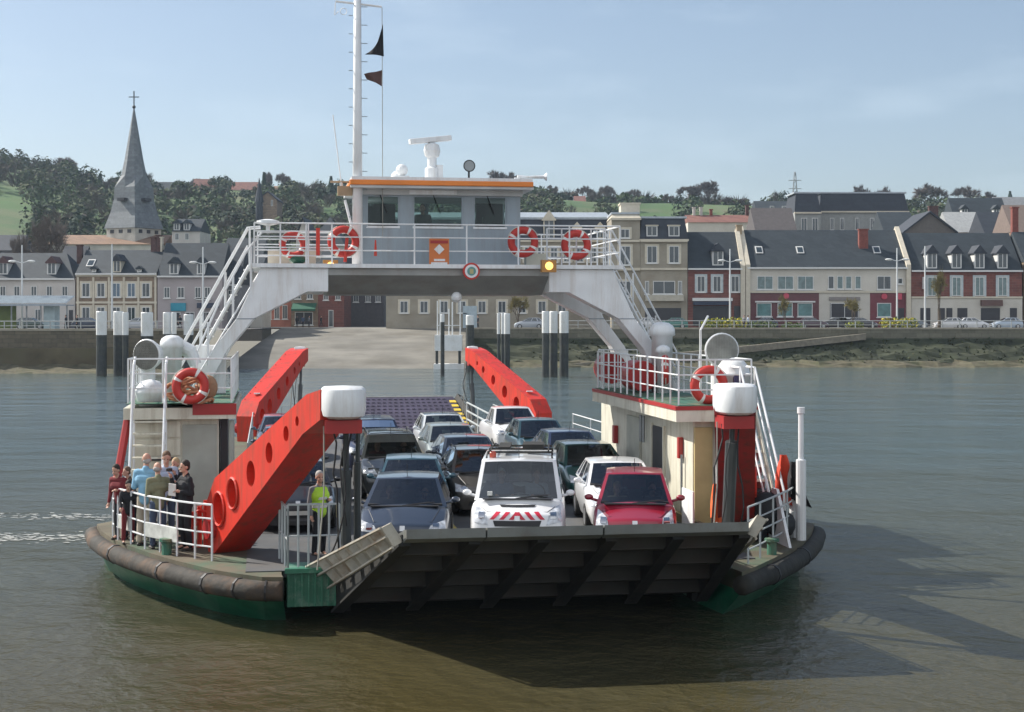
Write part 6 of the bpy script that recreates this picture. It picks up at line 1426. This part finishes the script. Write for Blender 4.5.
def person(label, loc, rz, top, legsm, hair, h=1.75, lean=0.0, turn=0.0, nod=0.0, armL='down', armR='down', legs='stand', vox=.013, grp=None, hairlong=False, bald=False, skirt=False, bust=False, vest=None):
    t = thing('person', label, 'person', loc, rz, grp); k = h/1.75
    S = lambda *p: Vector(p)*k
    hipz = .93 if legs in ('stand','walk') else (.56 if legs == 'sit' else .93)
    hip = S(0,0,hipz); bend = R(lean); up = Vector((0,-math.sin(bend),math.cos(bend)))
    def T(x, y, z):   # torso coordinates above hip, leaning forward (-y)
        return hip+Vector((x*k,0,0))+up*(z*k)+Vector((0,math.cos(bend),math.sin(bend)))*(y*k)
    chest, neck = T(0,0,.36), T(0,0,.53); hc = T(0,-.03,.70)
    body, jac, tro = MB(), MB(), MB()
    capsule(body, hip, T(0,0,.2), .13*k, .12*k); capsule(body, T(-.08,0,.32), T(.08,0,.32), .12*k, .12*k); capsule(body, T(-.13,0,.47), T(.13,0,.47), .065*k, .065*k); capsule(body, T(0,0,.48), T(0,-.015,.60), .056*k, .053*k)
    # head
    Rm = Matrix.Rotation(R(turn), 3, 'Z') @ Matrix.Rotation(R(lean*.6+nod), 3, 'X')
    def Hd(x, y, z): return hc+Rm @ (Vector((x,y,z))*k)
    def ball(mb, x, y, z, r_, sc=(1,1,1)): c = Hd(x,y,z); mb.ball(tuple(c), r_*k, 12, 8, sc=sc)
    ball(body, 0,.01,.03, .092, (.86,1.0,1.05)); ball(body, 0,-.025,-.045, .066, (.9,.95,1.0)); capsule(body, Hd(0,-.085,-.0), Hd(0,-.112,-.028), .012*k, .017*k, 8)
    for sg in (-1, 1): ball(body, sg*.080,.012,-.01, .024, (.5,1,1.3)); 
    ball(body, 0,-.082,-.075, .022, (1.4,.6,.5))
    hands = {}
    for sg, mode in ((-1, armR), (1, armL)):
        sh = T(sg*.185,0,.465)
        D_ = {'down': (S(sg*.05,.02,-.29), S(.0*sg,-.07,-.25)), 'bent': (S(sg*.04,.03,-.28), S(-sg*.10,-.20,.05)), 'rail': (S(sg*.05,-.14,-.24), S(0,-.20,-.12)), 'face': (S(sg*.04,-.15,-.22), S(-sg*.08,-.10,.25)), 'wheel': (S(sg*.03,-.14,-.22), S(-sg*.04,-.25,.06)), 'pocket': (S(sg*.08,.04,-.27), S(-sg*.07,-.12,-.19)), 'lap': (S(sg*.04,-.06,-.26), S(-sg*.06,-.22,-.02))}[mode]
        el = sh+D_[0]; wr = el+D_[1]
        capsule(body, sh, el, .048*k, .040*k); capsule(body, el, wr, .038*k, .027*k)
        capsule(jac, sh, el, .062*k, .053*k); capsule(jac, el, el+(wr-el)*.90, .051*k, .041*k)
        hd_ = (wr-el).normalized(); pm = wr+hd_*.05*k; capsule(body, wr, pm, .027*k, .036*k, 8)
        sd_ = hd_.cross(Vector((0,1,0)) if abs(hd_.y) < .8 else Vector((0,0,1))).normalized(); dn = hd_.cross(sd_)
        for fi, (o_, l_) in enumerate(((-.027,.070),(-.009,.080),(.010,.075),(.027,.058))):
            r0 = pm+sd_*o_*k+hd_*.018*k; r1 = r0+hd_*l_*.5*k+dn*.008*k; r2 = r1+(hd_*.6+dn*.8).normalized()*l_*.5*k; capsule(body, r0, r1, .0098*k, .0092*k, 6); capsule(body, r1, r2, .0092*k, .008*k, 6)
        capsule(body, pm-sd_*.022*k-hd_*.02*k, pm-sd_*.058*k+hd_*.028*k+dn*.01*k, .012*k, .009*k, 6)
    # legs
    shoes = MB()
    if not bust:
        for sg in (-1, 1):
            hp = hip+S(sg*.085,0,-.02)
            if legs == 'sit': kn = hp+S(sg*.04,-.42,.02); an = kn+S(0,-.02,-.42)
            elif legs == 'walk': kn = hp+S(sg*.02,-.10*sg-.03,-.41); an = kn+S(0,.10 if sg < 0 else .03,-.40)
            else: kn = hp+S(sg*.025,-.03*(1 if sg < 0 else .3),-.43); an = kn+S(sg*.01,.04,-.40)
            capsule(body, hp, kn, .078*k, .054*k); capsule(body, kn, an, .050*k, .036*k); capsule(body, an, an+S(0,-.12,-.045), .032*k, .03*k)
            capsule(tro, hp, kn, .092*k, .070*k); capsule(tro, kn, an+S(0,0,.02), .067*k, .058*k)
            capsule(shoes, an+S(0,.03,-.055), an+S(sg*.01,-.15,-.06), .042*k, .040*k)
    else: capsule(tro, hip, hip+S(0,-.3,0), .12*k, .1*k)
    capsule(jac, T(0,0,-.02), T(0,0,.2), .150*k, .142*k); capsule(jac, T(-.085,0,.32), T(.085,0,.32), .135*k, .135*k); capsule(jac, T(-.15,0,.46), T(.15,0,.46), .075*k, .075*k); capsule(jac, T(0,.01,.46), T(0,.01,.535), .078*k, .066*k)
    capsule(tro, hip+S(-.05,0,-.02), hip+S(.05,0,-.02), .125*k, .125*k)
    b_ = voxel(body, 'body', SKIN, t, vox*.8, 2); voxel(jac, 'jacket', top, t, vox); voxel(tro, 'trousers', legsm, t, vox)
    if not bust: voxel(shoes, 'shoes', SHOE, t, vox)
    hm = MB()
    if not bald:
        ball(hm, 0,.028,.050, .098, (.90,.98,1.0))
        if hairlong: ball(hm, 0,.055,-.05, .085, (1,.7,1.3)); ball(hm, .0,.06,-.13,.06,(1.2,.6,1.2))
        else: ball(hm, 0,.05,.0, .078, (.98,.85,1.1))
    else: ball(hm, 0,.055,-.02, .072, (1.18,.8,.8))
    voxel(hm, 'hair', hair, t, vox, 1)
    em = MB()
    for sg in (-1, 1): ball(em, sg*.030,-.083,.008, .010)
    em.build('eyes', mat('eye_dark', (.02,.018,.015), .3), t)
    if vest:
        v_ = MB(); capsule(v_, T(0,0,.0), T(0,0,.2), .165*k, .158*k); capsule(v_, T(-.09,0,.32), T(.09,0,.32), .150*k, .150*k); capsule(v_, T(-.12,0,.44), T(.12,0,.44), .09*k, .09*k)
        voxel(v_, 'safety_vest', vest, t, vox); s2 = MB()
        for z_ in (.08,.25): s2.lathe([(.172*k,0),(.172*k,.05)], c=(0,0,hip.z+z_*k), n=20)
        s2.build('reflective_band', mat('reflective_silver', (.6,.6,.58), .3), t)
    return t
def deckp(px, py): return fd(px, py)
def cloth_m(n_, c): return mat('cloth_'+n_, c, .9, var=.15, vscale=6)
DK = cloth_m('black', (.015,.016,.02)); JEANS = cloth_m('jeans', (.06,.085,.14)); BEIGE = cloth_m('beige', (.42,.37,.29)); OLIVE = cloth_m('olive', (.20,.20,.12)); LBLUE = cloth_m('light_blue', (.22,.42,.58)); STRIPE = cloth_m('pale_check', (.40,.47,.58)); RUSTC = cloth_m('dark_red', (.16,.02,.025)); BROWN = cloth_m('brown', (.10,.07,.05)); GRY = cloth_m('grey', (.18,.18,.19))
def bowp(px, Y, rz, label, *a, **k):
    s, t_ = ft(px, Y); k.setdefault('grp', 'passengers standing on the left bow deck')
    return person(label, fw(s, t_, DZ), FR+R(rz), *a, **k), (s, t_)
bowp(146, 32.0, 165, 'man in a light blue hooded top and beige trousers, back turned, at the left bow', LBLUE, BEIGE, HAIRG, h=1.96, armL='bent', armR='down', turn=25, bald=True)
bowp(166, 32.8, 20, 'man in a pale blue checked shirt looking down behind the olive jacket', STRIPE, JEANS, HAIRB, h=1.92, nod=20, armL='bent', armR='bent', turn=-20)
bowp(158, 31.6, 200, 'person in an olive jacket and jeans standing with their back half turned', OLIVE, JEANS, HAIRG, h=1.80, nod=12, armL='bent', armR='pocket', bald=True, turn=-30)
pp_, pos = bowp(186, 31.4, -65, 'dark-haired man in a black jacket facing left, hand raised to his face', DK, DK, HAIRD, h=1.86, armR='face', armL='bent', nod=8)
o = MB().box(-.07,.09,-.01,.01,-.13,.13).build('paper', mat('paper_white', (.72,.70,.66), .8), None, bevel=.004); o.location = fw(pos[0]-.28, pos[1]-.18, DZ+1.28); o.rotation_euler = (R(8),R(6),FR+R(-20)); tag(o, 'white folded paper held by the man in the black jacket', 'paper')
o = MB().box(-.05,.05,-.04,.04,-.035,.035).tube([(0,-.04,0),(0,-.075,0)], .03, 10).build('camera', BLK, None); o.location = fw(pos[0]-.33, pos[1]-.02, DZ+1.68); o.rotation_euler = (0,0,FR+R(-70)); tag(o, 'small black camera raised by the man in the black jacket', 'camera')
bowp(176, 33.0, -30, 'person with dark blond hair in a dark coat behind the man in the black jacket', DK, DK, HAIRF, h=1.76, nod=6, armL='face')
bowp(121, 32.9, -35, 'dark-haired person in a black and red top leaning over the left railing', RUSTC, DK, HAIRD, h=1.66, lean=12, nod=12, armL='bent', armR='down')
bowp(132, 33.4, -60, 'person in brown clothes with fair hair behind the leaning one', BROWN, DK, HAIRB, h=1.55, lean=10, armL='bent')
bowp(128, 32.3, 10, 'child in a dark jacket holding the left bow railing', DK, RUSTC, HAIRD, h=1.38, armL='rail', armR='rail', nod=15, lean=14)
HV = mat('hi_vis_yellow', (.45,.72,.04), .6)
s_, t_ = ft(319, 30.6); person('deck worker in a yellow-green safety vest behind the bow gate', fw(s_, t_, DZ), FR+R(35), GRY, DK, HAIRG, h=1.72, turn=-20, armL='bent', vest=HV)
bpy.data.objects[-1] if False else None
s_, t_ = -.65, 14.95; person('pilot in dark clothing standing behind the wheelhouse front window', fw(s_, t_, ZB), FR+R(-15), DK, DK, HAIRD, h=1.78, armL='rail', armR='rail')
# people inside the cars
def driver(key, side, label, top, hair, back=0, **k):
    t, inf, _ = CARPOS[key]; x_ = .36*side; loc = (Matrix.Translation(t.location) @ Matrix.Rotation(t.rotation_euler.z, 4, 'Z')) @ Vector((x_, inf['a2']+.12+back, max(.0, inf['H']-1.53)-.04+.0)); 
    person(label, loc, FR, top, DK, hair, h=1.7, legs='sit', armL='wheel', armR='wheel', bust=True, vox=.016, grp=None, **k)
CARPOS['V'] = (van, vi, None)
driver('V', -1, 'passenger in a white cap seen left through the van windscreen', cloth_m('blue', (.12,.18,.3)), cloth_m('white_cap', (.65,.65,.65)))
driver('V', 1, 'driver in a pale shirt seen right through the van windscreen', STRIPE, HAIRB)
driver('C1', 1, 'driver of the bright red compact car', GRY, HAIRB); driver('C1', -1, 'fair-haired passenger in the bright red compact car', BEIGE, HAIRF, hairlong=True)
driver('A1', -1, 'passenger in a pale top in the slate blue hatchback', BEIGE, HAIRF); driver('A1', 1, 'driver in dark clothes in the slate blue hatchback', DK, HAIRD)
driver('A3', -1, 'fair-haired passenger in the dark grey estate', RUSTC, HAIRF, hairlong=True); driver('A3', 1, 'brown-haired driver of the dark grey estate', DK, HAIRB)
driver('A2', 1, 'driver of the teal blue car', GRY, HAIRD)
# small figures on the far quay
QP = [(297,222,'person in dark clothes left of the group under the green awning',DK),(303,221,'person in blue among the group under the green awning',JEANS),(309,222,'person in grey near the right end of the green awning',GRY),(321,220,'person in black walking right of the green awning',DK),(478,205,'lone dark figure on the quay right of the slipway',DK),
 (66,170,'person in black under the ferry shelter right end',DK),(77,168,'person in dark clothes right of the ferry shelter',DK),(180,190,'person in dark clothes below the turquoise sign',DK),(445+303,188,'person in pale clothes beside the yellow hedge',STRIPE),(744,188,'second person in grey beside the yellow hedge',GRY),(207,190,'person near the twin lamp before the pinkish house',BROWN)]
for px_, D_, lb, c_ in QP:
    person(lb, (X(px_, D_), D_, ZQ), R(random.uniform(-180,180)), c_, DK, HAIRD, h=1.75, legs='walk', vox=.04, grp='people on the far quay')
# parked cars on the far quay
QC = [(529,196,'silver car parked on the quay under the bridge beam',(.35,.38,.42),'qsilver',0),(652,197,'white and pale car parked before the stone house',(.6,.6,.6),'qwhite',0),(672,197,'green car parked on the quay before the stone house',(.03,.16,.13),'qgreen',0),(813,197,'dark maroon car parked before the cream house entrance',(.05,.02,.03),'qmaroon',0),
 (835,199,'black car parked at the cream house entrance',(.02,.02,.025),'qblack',0),(862,199,'dark grey car parked before the red tiled shop',(.05,.05,.06),'qgrey',0),(762,199,'navy car parked behind the green hedge',(.03,.04,.08),'qnavy',0),(912,199,'grey blue car parked behind the yellow hedge right end',(.12,.15,.18),'qblue',0),
 (948,197,'white car parked before the four-dormer house, left one',(.65,.65,.65),'qwhite',0),(973,197,'white pickup-like car parked before the four-dormer house, middle one',(.62,.63,.65),'qwhite2',0),(1006,197,'pale blue car parked at the right end of the quay',(.35,.42,.5),'qpale',0),
 (90,180,'dark blue car parked before the yellow brick house',(.04,.05,.08),'qdb',0),(137,184,'light car parked before the yellow brick house right end',(.4,.42,.45),'qlg',0),(32,186,'dark green car seen under the ferry shelter',(.03,.06,.05),'qdg',0)]
for i, (px_, D_, lb, c_, nm, _) in enumerate(QC):
    t, _, _ = make_car('parked_car', lb, 'car', paint(nm, c_), H=1.45, grp='cars parked on the far quay'); t.location = (X(px_, D_), D_, ZQ+.005); t.rotation_euler = (0,0,R(90 if i % 2 else -90)); t.location.x += (2 if i % 2 else -2)

# ---------------------------------------------------------------- wake foam
fm = MB(); random.seed(5)
for i in range(520):
    px_ = random.uniform(-30, 112); py_ = 537+random.gauss(0,2.6)+(112-px_)*.01 if random.random() < .55 else 517+random.gauss(0,1.6)+(px_ > 60)*0
    D_ = CH*F/(py_-HZ); 
    if random.random() < .5 and py_ < 525 and px_ < 70: continue
    x, y = X(px_, D_), D_; s_ = random.uniform(.015,.07); q = [(x+s_*math.cos(a)*random.uniform(.7,2.4), y+s_*math.sin(a)*random.uniform(.4,.9), .012+.00002*i) for a in (0,1.05,2.1,3.14,4.2,5.2)]
    fm.add(q, [tuple(range(6))])
tag(fm.build('wake_foam', mat('foam', (.42,.43,.41), .7)), 'white streaks of foam on the water left of the bow', 'foam', kind='stuff')
# ---------------------------------------------------------------- haze
hz = MB().box(-1700,1700,-200,1700,-9,230).build('haze', None)
hz.data.materials.clear(); hm_ = bpy.data.materials.new('haze_air'); hm_.use_nodes = True; n_ = hm_.node_tree; n_.nodes.remove(n_.nodes['Principled BSDF'])
pv = n_.nodes.new('ShaderNodeVolumePrincipled'); pv.inputs['Color'].default_value = (.62,.78,.97,1); pv.inputs['Density'].default_value = .00015; pv.inputs['Anisotropy'].default_value = .2
n_.links.new(pv.outputs[0], n_.nodes['Material Output'].inputs['Volume']); hz.data.materials.append(hm_); tag(hz, kind='stuff'); hz['label'] = 'pale blue haze over the river and hills'; hz['category'] = 'haze'
